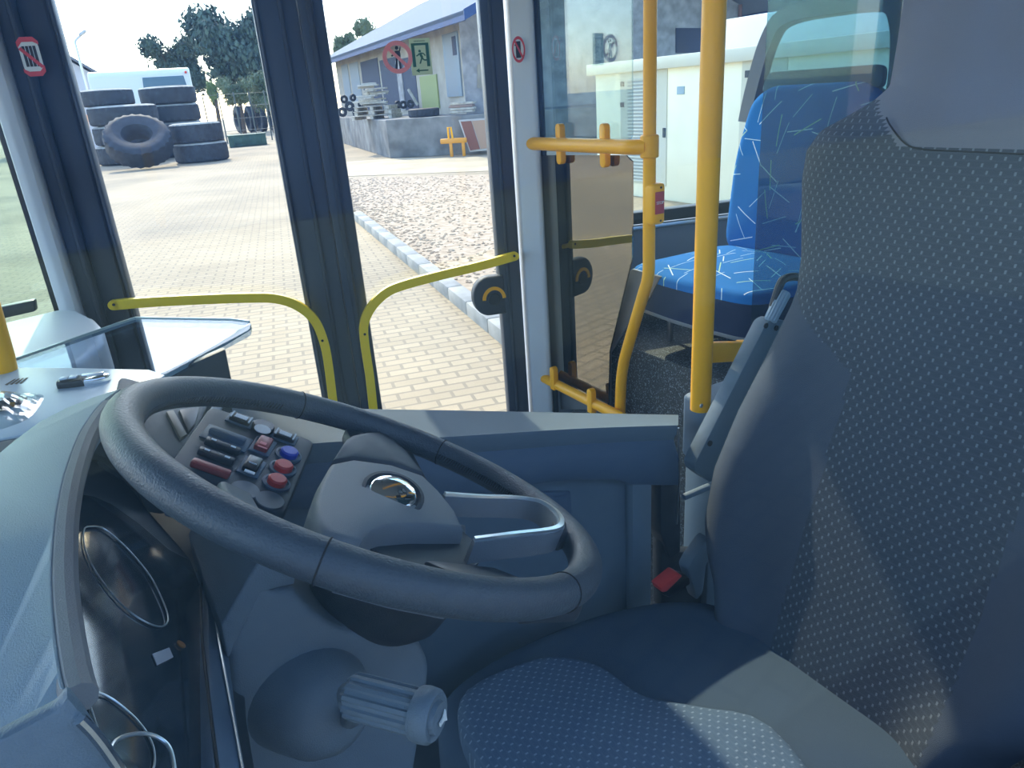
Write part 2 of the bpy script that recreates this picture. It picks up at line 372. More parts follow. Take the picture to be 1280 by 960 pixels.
# ================================================================== SETTING: bus body
b = new(); box(b, (2.2, 1.0, .33), (8.4, 3.1, .06)); struct('floor', b, FLOORM, 'dark speckled bus floor below the cab', 'floor', smooth=False)
b = new(); box(b, (2.2, 1.05, 2.78), (8.4, 3.0, .08), .02); struct('ceiling', b, WALLG, 'grey bus ceiling above the cab', 'ceiling')
b = new(); box(b, (2.3, .10, .68), (8.2, .06, .70)); box(b, (2.3, .10, 2.60), (8.2, .06, .36))
for x0, x1 in ((2.05, 2.2), (3.9, 4.05), (6.2, 6.4), (-1.75, -1.65)): box(b, ((x0+x1)/2, .10, 1.7), (x1-x0, .06, 1.5))
struct('wall_left', b, WALLG, 'bus side wall under the driver window', 'wall')
b = new(); prism(b, [V((-1.62, .118, 1.03)), V((2.05, .118, 1.03)), V((2.05, .118, 2.42)), V((-1.62, .118, 2.42))], (0, .004, 0))
struct('window_1', b, G_CAB, 'driver side window pane the cab is seen through', 'window', smooth=False)
b = new(); box(b, (6.35, 1.05, 1.55), (.06, 2.0, 2.4)); struct('wall_rear', b, WALLG, 'grey wall across the back of the bus', 'wall')
b = new(); box(b, (-1.75, 1.2, .72), (.08, 2.2, .72)); box(b, (-1.75, 1.2, 2.60), (.08, 2.2, .3)); struct('wall_front', b, WALLG, 'bus front wall below the windscreen', 'wall')
# right side: below-sill wall, window band, header
def dbox(bm, s0, s1, o0, o1, z0, z1, bv=0):
    pts = [Dp(s0, o0, z0), Dp(s1, o0, z0), Dp(s1, o1, z0), Dp(s0, o1, z0)]; prism(bm, pts, (0, 0, z1-z0), bv); return bm
b = new(); dbox(b, .11, 5.2, -.02, .06, .36, 1.30); dbox(b, .11, 5.2, -.02, .06, 2.30, 2.8)
dbox(b, 2.35, 2.47, -.02, .05, 1.3, 2.35); dbox(b, 4.3, 4.42, -.02, .05, 1.3, 2.35)
dbox(b, -1.2, .11, -.02, .06, 2.43, 2.8); dbox(b, -3.2, -1.2, -.02, .06, 2.30, 2.8); dbox(b, -3.2, -1.36, -.02, .06, .36, 1.20)
struct('wall_right', b, WALLG, 'grey bus side wall under the passenger window', 'wall', smooth=False)
b = new(); dbox(b, .11, 5.2, -.045, -.02, 1.295, 1.31, .004); struct('trim_1', b, SATIN, 'thin silver ledge under the passenger window', 'trim')
b = new(); dbox(b, .11, 5.2, -.03, .02, 1.312, 1.352, .006); wf = struct('window_3', b, TRIMB, 'black rubber frame of the passenger side window', 'window')
b = new(); dbox(b, .11, 5.2, 0, .005, 1.35, 2.31); obj('window_pane', b, G_WIN, wf, smooth=False)

# ================================================================== SETTING: door leaves, jambs
def post(bm, s0, s1, o0, o1, z0=.40, z1=2.42, bv=.008): return dbox(bm, s0, s1, o0, o1, z0, z1, bv)
sx = lambda px, py: sD(onD(px, py))
sA0, sA1 = sx(80, 384), sx(105, 392)           # grey front pillar
sL0, sL1, sC0, sC1, sR0, sR1 = sx(130, 240), sx(356, 240), sx(378, 240), sx(438, 240), sx(614, 240), sx(647, 240)
sP1 = sx(675, 240)
sB0 = sx(67, 240)
# front quarter window, pillar and dash-side rubber
b = new(); post(b, sx(41, 240), sB0, -.10, .05, bv=.02); fp = struct('trim_2', b, PILL, 'light grey pillar in front of the front door', 'pillar')
b = new(); post(b, sB0+.002, sL0-.075, -.055, .04, bv=.012); post(b, sL0-.075, sL0-.012, -.03, .03, bv=.01); tube(b, [Dp(sx(87, 240), -.058, .5), Dp(sx(87, 240), -.058, 2.2)], .006, 8)
struct('trim_3', b, RUBBER, 'dark rubber door seal beside the light grey pillar', 'seal')
b = new(); dbox(b, -2.6, sx(41, 240)-.004, -.01, -.004, 1.22, 2.26); w2 = struct('window_2', b, None or G_WIN, 'front quarter window with a fine dot pattern', 'window', smooth=False)
b = new(); dbox(b, -2.6, sx(41, 240), -.03, .03, 1.19, 1.235, .006); dbox(b, sx(41, 240)-.03, sx(41, 240), -.03, .03, 1.2, 2.26, .006); obj('window_frame', b, TRIMB, w2)
# the dotted film on that window
DOT = glass('dotted_glass', (.80, .88, .84), .04, .05, edge=.3)
b = new(); dbox(b, -2.6, sx(41, 240)-.03, -.013, -.011, 1.235, 2.26); obj('window_film', b, DOT, w2, smooth=False)
def leaf(name, s0, g0, g1, s1, label, hinge):
    b = new()
    post(b, s0, g0, -.022, .022, bv=.008); post(b, g1, s1, -.022, .022, bv=.008)
    dbox(b, g0, g1, -.02, .02, .40, .50, .006); dbox(b, g0, g1, -.02, .02, 2.37, 2.42, .006)
    d = struct(name, b, POST, label, 'door')
    b = new(); dbox(b, g0-.004, g1+.004, -.003, .003, .49, 2.38); obj('door_glass', b, G_DOOR, d, smooth=False)
    return d
mid = (sC0*.5+sC1*.5)
d1 = leaf('door_1', sL0-.01, sL0+.004, sL1, mid-.0005, 'front leaf of the glazed entrance door, nearest the fare tray', -1)
d2 = leaf('door_2', mid+.0005, sC1, sR0, sR1-.012, 'rear leaf of the glazed entrance door carrying the round hand guard', 1)
b = new(); tube(b, [Dp(mid-.045, -.026, .5), Dp(mid-.045, -.026, 2.2)], .007, 8); tube(b, [Dp(sL1+.012, -.024, .5), Dp(sL1+.012, -.024, 2.2)], .005, 8); obj('finger_seal', b, RUBBER, d1)
b = new(); tube(b, [Dp(mid+.03, -.026, .5), Dp(mid+.03, -.026, 2.2)], .010, 8); tube(b, [Dp(sR0+.03, -.024, .5), Dp(sR0+.03, -.024, 2.2)], .006, 8); obj('finger_seal', b, RUBBER, d2)
def railpts(px): return [onD(x, y, -.055) for x, y in px]
def rail(px, parent, hole, hole2):
    b = new(); p = smoothpath(railpts(px), 6); ribbon(b, p, DN, .027, .018)
    for e in (p[0], ): disc(b, e-DN*.009, DN, .0135, .018, 16)
    r = obj('grab_rail', b, YELF, parent)
    for h in (hole, hole2):
        b = new(); disc(b, onD(h[0], h[1], -.065), DN, .004, .003, 12); obj('rail_screw', b, SEAM, r)
    b = new()
    for h in (hole,): tube(b, [onD(h[0], h[1], -.05), onD(h[0], h[1], -.01)], .008, 10)
    obj('rail_mount', b, YELF, r)
rail([(142, 381), (190, 377), (250, 374), (310, 372), (345, 373), (372, 382), (393, 400), (405, 428), (411, 460), (416, 500), (424, 560)], d1, (142, 381), (403, 426))
rail([(643, 320), (600, 332), (550, 344), (505, 356), (482, 366), (464, 384), (455, 405), (456, 430), (462, 470), (467, 515), (474, 570)], d2, (643, 320), (456, 418))
# round hand guard on the rear leaf
b = new(); gc = onD(612, 371, -.03); 
ol = [gc + DD*(.055*math.cos(a)) + V((0, 0, .066*math.sin(a))) for a in [PI/2+PI*k/14 for k in range(15)]] + [gc+DD*.055-V((0, 0, .066)), gc+DD*.055+V((0, 0, .066))]
pillow(b, ol, -DN, .03, .004, edge=.12); hg = obj('hand_guard', b, RUBBER, d2)
b = new(); c2 = onD(618, 374, -.037); ribbon(b, [c2 + DD*(.034*math.cos(a)) + V((0, 0, .036*math.sin(a))) for a in [PI*k/16 for k in range(17)]], DN, .011, .004); obj('yellow_arc', b, YEL, hg)
b = new(); disc(b, c2+DN*.004, -DN, .02, .006, 20, .002); obj('guard_cap', b, P_BLK, hg)
# amber lamp outside
b = new(); ol = [onD(x, y, .06) for x, y in ((102, 143), (107, 143), (117, 194), (113, 196))]; prism(b, ol, DN*.02, .003)
tag(obj('marker_lamp', b, mat('amber_lens', (.75, .22, .03), .3)), 'small amber marker lamp beyond the front door edge', 'lamp')
# light pillar behind the door
b = new(); pr = [Dp(sR1, -.03, .4), Dp(sR1+.05, -.055, .4), Dp(sP1-.012, -.055, .4), Dp(sP1, -.03, .4), Dp(sP1, .05, .4), Dp(sR1, .05, .4)]
prism(b, pr, (0, 0, 2.03), .004); struct('trim_4', b, PILL, 'light grey door pillar between the door and the glass screen', 'pillar')
b = new(); post(b, sP1+.001, sP1+.016, -.045, .04); struct('trim_5', b, P_DARK, 'dark edge strip on the door pillar', 'trim')

# ---------------- stickers
def sticker(c, x, y, shapes, name, label, lift):
    """shapes: list of (material, list of polygons in local mm)"""
    t = thing(name, c, label, 'sticker'); 
    for i, (pn, m, polys) in enumerate(shapes):
        b = new()
        for pl in polys: prism(b, [c+x*(u*.001)+y*(v*.001)+lift*(.0004+.0005*i) for u, v in pl], lift*.0004)
        obj(pn, b, m, t, smooth=False)
    return t
def ell(cx, cy, rx, ry, n=28, a0=0, a1=2*PI): return [(cx+rx*math.cos(a0+(a1-a0)*k/n), cy+ry*math.sin(a0+(a1-a0)*k/n)) for k in range(n)]
def ringp(cx, cy, R, r, n=40, e=1.0):
    out = []
    for k in range(n):
        a, c = 2*PI*k/n, 2*PI*(k+1)/n
        out.append([(cx+R*math.cos(a), cy+e*R*math.sin(a)), (cx+R*math.cos(c), cy+e*R*math.sin(c)), (cx+r*math.cos(c), cy+e*r*math.sin(c)), (cx+r*math.cos(a), cy+e*r*math.sin(a))])
    return out
def barp(x0, y0, x1, y1, w):
    d = math.hypot(x1-x0, y1-y0); nx, ny = -(y1-y0)/d*w/2, (x1-x0)/d*w/2
    return [(x0+nx, y0+ny), (x1+nx, y1+ny), (x1-nx, y1-ny), (x0-nx, y0-ny)]
ZU = V((0, 0, 1)); lift = -DN
c = onD(497, 71.5, -.006)
man = [ell(0, 24, 5, 5), [(-6, 17), (8, 17), (9, 4), (7, -6), (-5, -6), (-7, 6)], barp(-3, -5, -7, -32, 6), barp(4, -5, 5, -32, 6), barp(-6, 12, -17, 3, 4.5), barp(8, 16, 10, 27, 4)]
sticker(c, DD, ZU, [('figure', SGN_K, man), ('red_ring', SGN_P, ringp(0, 0, 43, 31) + [barp(-24, 24, 24, -24, 9)])], 'no_standing_sticker', 'round red and white no standing sticker on the door glass', lift)
c = onD(526, 71, -.006)
hdr = [barp(-15+i*4, 41, -13+i*4, 41, 3.4) for i in range(8)]
run = [ell(-2, 15, 3.6, 3.6), barp(-2, 10, 4, -3, 7), barp(3, -2, -4, -18, 4), barp(3, -3, 9, -9, 4), barp(9, -9, 17, -9, 4), barp(-3, 9, -10, 3, 3.4), barp(-10, 3, -13, 3, 3), barp(0, 10, 9, 8, 3.4), barp(9, 8, 13, 2, 3.2)]
frame_p = [[(-25, 36), (25, 36), (25, 30), (-25, 30)], [(-25, 30), (-16, 30), (-16, -26), (-25, -26)], [(16, 30), (25, 30), (25, -26), (16, -26)]]
arrow = [barp(-8, -36, 18, -36, 3.6), [(-18, -36), (-8, -30), (-8, -42)]]
sticker(c, DD, ZU, [('backing', SGN_LG, [[(-30, 48), (30, 48), (30, -48), (-30, -48)]]), ('exit_symbol', SGN_G, hdr+run+frame_p+arrow)], 'exit_sticker', 'green running man exit sticker with an arrow on the door glass', lift)
# sticker on the front pillar seal
c = onD(39, 71, -.066)
rr = fillet([V((-22, 38, 0)), V((22, 38, 0)), V((22, -38, 0)), V((-22, -38, 0))], 16); rr = [(p.x, p.y) for p in rr]
cap1 = [(-24, 20), (-24, 34), (-14, 44), (14, 44), (24, 34), (24, 26), (12, 33), (-12, 33)]; cap2 = [(-x, -y) for x, y in cap1]
fig = [barp(-12+i*8, 24, -12+i*8, -22, 6.5) for i in range(4)]
sticker(c, DD, ZU, [('backing', SGN_W, [rr]), ('figure', SGN_K, fig), ('red_bar', SGN_R, [cap1, cap2, barp(-20, 20, 20, -24, 8)])], 'prohibition_sticker', 'white and red prohibition sticker on the dark seal in front of the door', lift)
c = onD(648, 62, -.0585)
sticker(c, DD, ZU, [('backing', SGN_W, [ell(0, 0, 19, 34)]), ('figure', SGN_K, [[(-8, 22), (7, 22), (7, -22), (-8, -22)], barp(-11, 12, -8, 12, 4)]), ('red_bar', SGN_R, ringp(0, 0, 20, 15.5, 40, 1.75)+[barp(-10, 22, 12, -22, 5)])], 'phone_ban_sticker', 'oval red ringed phone ban sticker on the light grey door pillar', lift)

# ================================================================== CAB: half door and column beside the aisle
YC = .94
def onC(x, y, off=0): return onY(x, y, YC+off)
t = thing('cab_door', (.6, YC+.02, .5), 'grey blue cab half door with a sloping top between wheel and aisle', 'cab door')
lip = smoothpath([onC(x, y) for x, y in ((290, 575), (380, 557), (470, 551), (540, 548.5), (640, 542), (740, 536), (848, 532.5))], 5)
bk = smoothpath([onC(x, y, .085) for x, y in ((290, 506), (380, 509), (470, 511.5), (540, 512.5), (640, 514.5), (740, 516.5), (848, 518.5))], 5)
n_ = 31; lip, bk = resample(lip, n_), resample(bk, n_)
low = [V((p.x, YC+.012, p.z-.035)) for p in lip]; low2 = [V((p.x, YC+.004, p.z-.055)) for p in lip]
r1 = [p.lerp(q, .12)+V((0, 0, -.001)) for p, q in zip(lip, bk)]; l0 = [p+V((0, .003, -.008)) for p in lip]
bl = [q+V((0, .004, -.05)) for q in bk]
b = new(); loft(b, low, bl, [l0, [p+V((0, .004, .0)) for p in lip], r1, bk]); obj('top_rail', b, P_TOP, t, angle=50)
bandlo = resample([onC(x, y, .006) for x, y in ((290, 640), (560, 630), (640, 612), (665, 606), (690, 601.5), (720, 599.5), (770, 600), (785, 606), (848, 606.5))], n_)
b = new(); mid_ = [a.lerp(c, .2)+V((0, -.006, 0)) for a, c in zip(low2, bandlo)]
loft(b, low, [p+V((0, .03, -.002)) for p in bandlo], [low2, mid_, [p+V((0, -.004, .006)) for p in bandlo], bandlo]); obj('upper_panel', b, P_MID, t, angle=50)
b = new(); prism(b, [V((bandlo[0].x, YC+.03, 1.28)), V((onC(824, 610).x, YC+.03, 1.06)), V((onC(824, 610).x, YC+.03, .50)), V((bandlo[0].x, YC+.03, .50))], (0, .03, 0))
box(b, (onC(806, 700).x+.0, YC+.02, .78), (.055, .03, .56), .012); obj('lower_panel', b, P_TOP, t)
b = new(); q = [onC(x, y, .022) for x, y in ((676, 616), (714, 615), (716, 652), (676, 660))]; prism(b, q, (0, .02, 0), .003); q2 = [onC(x, y, .018) for x, y in ((680, 622), (709, 620), (711, 650), (681, 655))]; prism(b, q2, (0, .01, 0), .003)
obj('recessed_tray', b, P_MID, t)
b = new(); q = [onC(x, y, .012) for x, y in ((826, 606), (851, 606), (851, 690), (838, 700), (826, 668))]; prism(b, q, (0, .04, 0), .004); q = [onC(x, y, .02) for x, y in ((827, 668), (848, 690), (880, 690), (880, 760), (827, 760))]; prism(b, q, (0, .03, 0), .004); obj('latch', b, P_DARK, t)
b = new(); tube(b, [onC(848, 535, .0), onC(849, 610, .0), onC(846, 655, .0)], .0018, 6); obj('edge_strip', b, STEEL, t)
t = thing('cab_column', (1.02, YC+.03, .5), 'grey column carrying the thick yellow pole behind the cab door', 'column')
ct = onC(852, 520, .085); cl = onC(854, 605); xr = 1.20
b = new(); prism(b, [V((ct.x+.008, YC-.005, 1.135)), V((xr, YC-.005, 1.135)), V((xr, YC-.005, cl.z)), V((ct.x+.008, YC-.005, cl.z))], (0, .1, 0), .012, 3); obj('column_cap', b, P_MID, t)
b = new(); prism(b, [V((ct.x+.010, YC+.002, cl.z-.004)), V((xr, YC+.002, cl.z-.004)), V((xr, YC+.002, .5)), V((ct.x+.010, YC+.002, .5))], (0, .08, 0), .006); box(b, (1.05, YC+.0, cl.z-.032), (.24, .012, .012), .003); obj('column_foot', b, P_TOP, t)

# ---------------- poles and screen
SX = 1.29
t = thing('handrail_pole', (.97, YC, 1.13), 'thick yellow handrail pole standing on the cab column', 'pole')
pb = onC(875, 521); pb.y = YC+.035; pb = onY(875, 521, YC+.035)
b = new(); tube(b, [V((pb.x, pb.y, 1.12)), V((pb.x, pb.y, 2.73))], .0205, 24); obj('pole_tube', b, YEL, t)
b = new(); sp_ = onY(876, 507, YC+.0145); disc(b, sp_, V((0, -1, 0)), .0045, .003, 12, .001); obj('pole_screw', b, STEEL, t)
ge0, ge1 = onX(957, 0, 1.25), onX(939, 420, 1.25)
b = new(); a_ = V((pb.x+.01, pb.y, onY(890, 438, pb.y).z)); e_ = onX(946, 438, 1.25); dv = (e_-a_); L_ = dv.length; xx = dv.normalized(); yy = V((-xx.y, xx.x, 0)).normalized(); zb_ = xx.cross(yy)
Rm = M((xx, yy, zb_)).transposed(); box(b, a_+dv*.33, (L_*.66, .022, .042), .004, Rm); box(b, a_+dv*.82, (L_*.34, .032, .046), .004, Rm); br = obj('glass_bracket', b, YEL, t)
for dz in (.011, -.011):
    b = new(); disc(b, a_+dv*.74+V((0, 0, dz))-yy*.015, -yy, .0075, .005, 16, .0015); obj('bracket_bolt', b, STEEL, br)
b = new(); prism(b, [V((1.25, ge0.y, 2.6)), V((1.25, ge0.y-.012, 1.19)), V((1.25, .2, 1.19)), V((1.25, .2, 2.6))], (.005, 0, 0))
tg = tag(obj('cab_partition_glass', b, G_TINT, smooth=False), 'tinted glass partition behind the driver seat, held by a yellow bracket', 'glass partition')

t = thing('stanchion', (SX, 1.43, .36), 'slim yellow stanchion with a red stop button, bent low down', 'pole')
w_ = [onX(x, y, SX) for x, y in ((812.5, -60), (812.5, 60), (811.5, 300), (811, 335), (809, 352), (803, 372), (783, 440), (779, 458), (776.5, 478), (775, 515), (772, 600))]
top_ = V((SX, w_[1].y, 2.73)); yv_ = w_[1].y
pth = [V((SX, yv_, 2.73)), V((SX, yv_, w_[2].z))] + smoothpath([V((SX, yv_, w_[2].z-.01))]+w_[3:], 5) + [V((SX, w_[-1].y+.01, .37))]
b = new(); tube(b, pth, .0165, 20); obj('stanchion_tube', b, YEL, t)
zc = onX(815, 183, SX).z
# stop button housing
zs = onX(815, 255, SX).z; hb = .052
b = new(); box(b, (SX+.006, yv_-.010, zs), (.044, .046, .105), .010, None, 3); hs = obj('button_housing', b, YEL, t)
fr = V((SX-.016, yv_-.020, zs+.006)); xb = V((.10, -1, 0)).normalized(); nb = V((-1, -.10, 0)).normalized()
# red face turned to the aisle
b = new(); box(b, (SX+.006, yv_-.033, zs+.004), (.030, .003, .056), .001); obj('stop_button', b, mat('stop_red', (.50, .05, .07), .4), hs)
b = new(); text_mesh(b, 'STOP', (SX+.006, yv_-.0352, zs+.004), V((1, 0, 0)), ZU, .0105); obj('stop_lettering', b, SGN_W, hs, smooth=False)
for dz_ in (.042, -.042):
    b = new(); disc(b, V((SX+.010, yv_-.033, zs+dz_)), V((0, -1, 0)), .003, .001, 10); obj('housing_screw', b, SEAM, hs)

t = thing('screen_rail', (SX, 1.7, 1.55), 'horizontal yellow rail with glass clips between door pillar and stanchion', 'rail')
ya = onX(665, 184, SX).y; yb = yv_
b = new(); tube(b, [V((SX-.03, ya, zc)), V((SX-.03, yb+.045, zc))], .019, 18); bmesh.ops.create_uvsphere(b, u_segments=16, v_segments=10, radius=.019, matrix=M.Translation((SX-.03, ya, zc))); obj('rail_tube', b, YEL, t)
b = new(); tube(b, smoothpath([V((SX-.03, yb+.06, zc)), V((SX-.028, yb+.035, zc)), V((SX-.01, yb, zc))], 5), .019, 18, rs=None); disc(b, V((SX, yb, zc-.028)), ZU, .0235, .056, 24, .003); obj('tee_clamp', b, YEL, t)
def clip(px, z0, z1, par):
    yy_ = onX(px, 183, SX-.03).y
    b = new(); ol = [V((SX-.026, yy_+.012*math.cos(a), z1+.012*math.sin(a))) for a in [PI*k/8 for k in range(9)]]+[V((SX-.026, yy_-.012*math.cos(a), z0-.012*math.sin(a))) for a in [PI*k/8 for k in range(9)]]
    prism(b, ol, (.02, 0, 0), .003); disc(b, V((SX-.03, yy_, (z0+z1)/2)), V((1, 0, 0)), .02, .02, 16, .003); obj('glass_clip', b, YEL, par)
for px in (696, 751): clip(px, zc-.045, zc+.045, t)
def roundrect(y0, y1, z0, z1, r, x): return fillet([V((x, y0, z1)), V((x, y1, z1)), V((x, y1, z0)), V((x, y0, z0))], r, 5)
yl, yr = onX(673, 183, SX).y, onX(790, 183, SX).y
b = new(); prism(b, fillet([V((SX, yl, 2.25)), V((SX, yr, 2.25)), V((SX, yr, zc+.014)), V((SX, yl, zc+.014))], .02, 5), (.005, 0, 0))
tag(obj('upper_screen_glass', b, G_UP, smooth=False), 'clear glass screen above the horizontal yellow rail by the door', 'glass screen')
lo_ = [onX(x, y, SX) for x, y in ((675, 194), (782, 194), (790, 202), (790, 322), (762, 438), (760, 505), (752, 514), (735, 508), (676, 470))]
b = new(); prism(b, lo_, (.005, 0, 0)); sg = obj('lower_screen_glass', b, G_SMOKE, smooth=False); tag(sg, 'smoky lower glass screen below the horizontal yellow rail by the door', 'glass screen')
t = thing('lower_screen_rail', (SX, 1.85, .8), 'short sloping yellow rail with clips under the smoky glass screen', 'rail')
p0, p1 = onX(677, 471, SX-.03), onX(768, 517, SX-.03)
b = new(); tube(b, [p0, p0.lerp(p1, .5), p1, p1+(p1-p0)*.1], .0165, 16); bmesh.ops.create_uvsphere(b, u_segments=16, v_segments=10, radius=.0165, matrix=M.Translation(p0)); obj('rail_tube', b, YEL, t)
for px, py in ((695, 472), (742, 500)):
    c = onX(px, py, SX-.03); b = new(); ol = [V((SX-.048, c.y+.012*math.cos(a), c.z+.03+.012*math.sin(a))) for a in [PI*k/8 for k in range(9)]]+[V((SX-.048, c.y-.012, c.z-.04)), V((SX-.048, c.y+.012, c.z-.04))]
    prism(b, ol, (.02, 0, 0), .003); obj('glass_clip', b, YEL, t)
# leaning pole at the far left edge
b = new(); tube(b, [onY(-60, 240, 1.46), onY(-12, 395, 1.46), onY(3, 447, 1.46), onY(8, 470, 1.46)], .019, 18)
tag(obj('handrail_pole', b, YEL), 'amber yellow handrail slanting behind the fare tray at the far left', 'pole')

# ================================================================== PASSENGER SIDE: podium and seats
def podp(x, y): return onZ(x, y, 1.02)
pA = [podp(700, 516), podp(716, 430), Dp(.22, -.05, 1.02), Dp(2.6, -.05, 1.02)]
b = new(); ol = [V((1.335, 1.0, 1.02)), V((1.335, Dp(.12, -.05, 0).y-.02, 1.02)), Dp(.2, -.05, 1.02), Dp(3.6, -.05, 1.02), V((4.3, .72, 1.02)), V((2.0, .78, 1.02))]
prism(b, [p-V((0, 0, .66)) for p in ol], (0, 0, .66), .01); struct('trim_7', b, FLOORM, 'dark speckled wheel box that carries the passenger seats', 'wheel box')
b = new(); q = [onX(x, y, 1.325) for x, y in ((790, 336), (826, 346), (812, 372), (790, 397), (762, 442), (762, 512), (700, 512), (700, 420))]
prism(b, q, (.01, 0, 0), .003); struct('trim_8', b, SHELL, 'grey end panel of the wheel box behind the slim stanchion', 'panel')
# seat in its own frame: f forward (toward the bus front), s toward the window
def seat_at(o, label):
    f = V((-1, 0, 0)); s = V((0, 1, 0)); u = ZU
    t = thing('passenger_seat', o, label, 'seat', 'blue passenger seats behind the driver')
    P = lambda a, c, h: V(o)+f*a+s*c+u*h
    W = .24
    ol = fillet([P(.42, -W, 0), P(.44, 0, 0), P(.42, W, 0), P(0, W, 0), P(0, -W, 0)], .07, 5)
    b = new(); pillow(b, [p+u*.245 for p in ol], u, .03, .018, edge=.12); obj('cushion', b, BLUE, t, uvplane=(V(o), f, s))
    b = new(); pillow(b, [p+u*.215 for p in ol], u, .085, 0, edge=.02); obj('cushion_side', b, NAVY, t)
    b = new(); prism(b, [p+u*.118 for p in ol], u*.014, .004); obj('seat_shell', b, SHELL, t)
    rec = .16
    B = lambda c, h, d=0: P(.04-rec*(h-.24)-d, c, h)
    ol = fillet([B(-W+.01, .23), B(W-.01, .23), B(W, .50), B(W-.03, .66), B(W-.09, .70), B(-W+.09, .70), B(-W+.03, .66), B(-W, .50)], .06, 5)
    bn = V(f+u*rec).normalized()
    b = new(); pillow(b, ol, bn, .03, .016, edge=.14); obj('backrest', b, BLUE, t, uvplane=(V(o), s, u))
    b = new(); pillow(b, [p-bn*.03 for p in ol], bn, .03, 0, edge=.02); obj('back_shell', b, SHELL, t)
    # grab frame above the backrest
    fp_ = [B(-W+.01, .60, .03), B(-W+.015, .70, .035), B(-W+.04, .82, .035), B(-W+.09, .875, .035), B(0, .885, .035), B(W-.09, .875, .035), B(W-.04, .82, .035), B(W-.015, .70, .035), B(W-.01, .60, .03)]
    b = new(); ribbon(b, smoothpath(fp_, 6), bn, .045, .035); obj('grab_frame', b, SHELL, t)
    b = new(); prism(b, fillet([B(-W+.05, .68, .02), B(W-.05, .68, .02), B(W-.06, .735, .025), B(-W+.06, .735, .025)], .02), -bn*.02, .003); obj('top_bar', b, SHELL, t)
    for a, c in ((.30, -W+.03), (.30, W-.06), (.06, -W+.03)):
        b = new(); box(b, P(a, c, .06), (.014, .014, .125), .002); obj('leg', b, STEEL, t)
    for a, c in ((.24, -W+.06), (.26, 0.02)):
        b = new(); disc(b, P(a, c, .0), u, .014, .01, 12, .002); obj('floor_bolt', b, STEEL, t)
    return t
near = onZ(940, 368, 1.265); so_ = near+V((.42, .225, 0)); so_.z = 1.02
s1 = seat_at(so_, 'blue stroke patterned passenger seat right behind the yellow poles')
mw2 = M.Translation(V((.84, -.02, 0))) @ s1.matrix_world
dup(s1, mw2, 'second blue passenger seat, mostly hidden behind the driver backrest')
b = new(); c = Dp(.86, -.05, 1.30); tube(b, [c, c+DN*-.025, c-DN*.03-V((0, 0, .06)), c-V((0, 0, .075))], .006, 8)
tag(obj('wall_grip', b, P_DARK), 'small dark loop on the wall beside the passenger seat', 'grip')

# ================================================================== DASHBOARD
t = thing('dashboard', (-.2, .55, .6), 'grey blue dashboard hood with instrument cluster in front of the wheel', 'dashboard')
lipx = [(131, 499), (118, 513), (100, 540), (86, 575), (76, 610), (69, 650), (65, 700), (65, 740), (69, 790), (76, 838), (82, 862)]
lp = smoothpath([onZ(x, y, 1.5) for x, y in lipx], 4)
far = [onZ(x, y, 1.47) for x, y in ((150, 486), (117, 496), (82, 510), (49, 527), (18, 550), (0, 565), (-40, 600))]
near_ = [onZ(70, 886, 1.487), onZ(35, 905, 1.482), onZ(0, 921, 1.478), onZ(-60, 950, 1.47)]
top = lp + near_ + [V((-.5, near_[-1].y-.05, 1.44)), V((-.62, .45, 1.42)), V((-.5, far[-1].y, 1.44))] + far[::-1]
b = new(); vs = [b.verts.new(p) for p in top]; f = b.faces.new(vs); r = bmesh.ops.extrude_face_region(b, geom=[f]); bmesh.ops.translate(b, vec=(0, 0, -.03), verts=[g for g in r['geom'] if isinstance(g, bmesh.types.BMVert)])
bmesh.ops.recalc_face_normals(b, faces=b.faces[:]); bevel(b, [e for e in b.edges if e.calc_face_angle(0) > .8 and abs(e.verts[0].co.z-e.verts[1].co.z) < .025], .009, 3)
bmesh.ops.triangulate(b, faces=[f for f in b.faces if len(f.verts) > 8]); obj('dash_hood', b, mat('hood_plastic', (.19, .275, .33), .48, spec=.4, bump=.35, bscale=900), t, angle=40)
b = new(); tube(b, [p+V((.004, 0, -.008)) for p in lp[1:]], .0085, 10); obj('hood_lip', b, mat('lip_soft', (.20, .205, .215), .6, bump=.3, bscale=900), t)
CN = V((.8, 0, .6)); CD = CN.dot(V((-.05, .6, 1.42)))
def onK(x, y, off=0): return onP(x, y, CN, CD+off)
lens = [(238, 700), (212, 687), (175, 655), (140, 630), (117, 620), (100, 617), (88, 628), (78, 655), (73, 700), (76, 750), (84, 800), (95, 850), (108, 895), (130, 960), (140, 1010), (262, 1010), (257, 900), (252, 800), (250, 730)]
b = new(); prism(b, [onK(x, y) for x, y in lens], CN*-.004, .001); ln = obj('cluster_lens', b, LENS, t)
hous = [(300, 660), (250, 640), (215, 625), (185, 600), (165, 575), (145, 552), (120, 545), (98, 560), (80, 600), (60, 680), (55, 760), (60, 850), (85, 1020), (330, 1020), (310, 900), (300, 760)]
b = new(); prism(b, [onK(x, y, -.012) for x, y in hous], CN*-.03, .003); obj('cluster_housing', b, P_DARK, t)
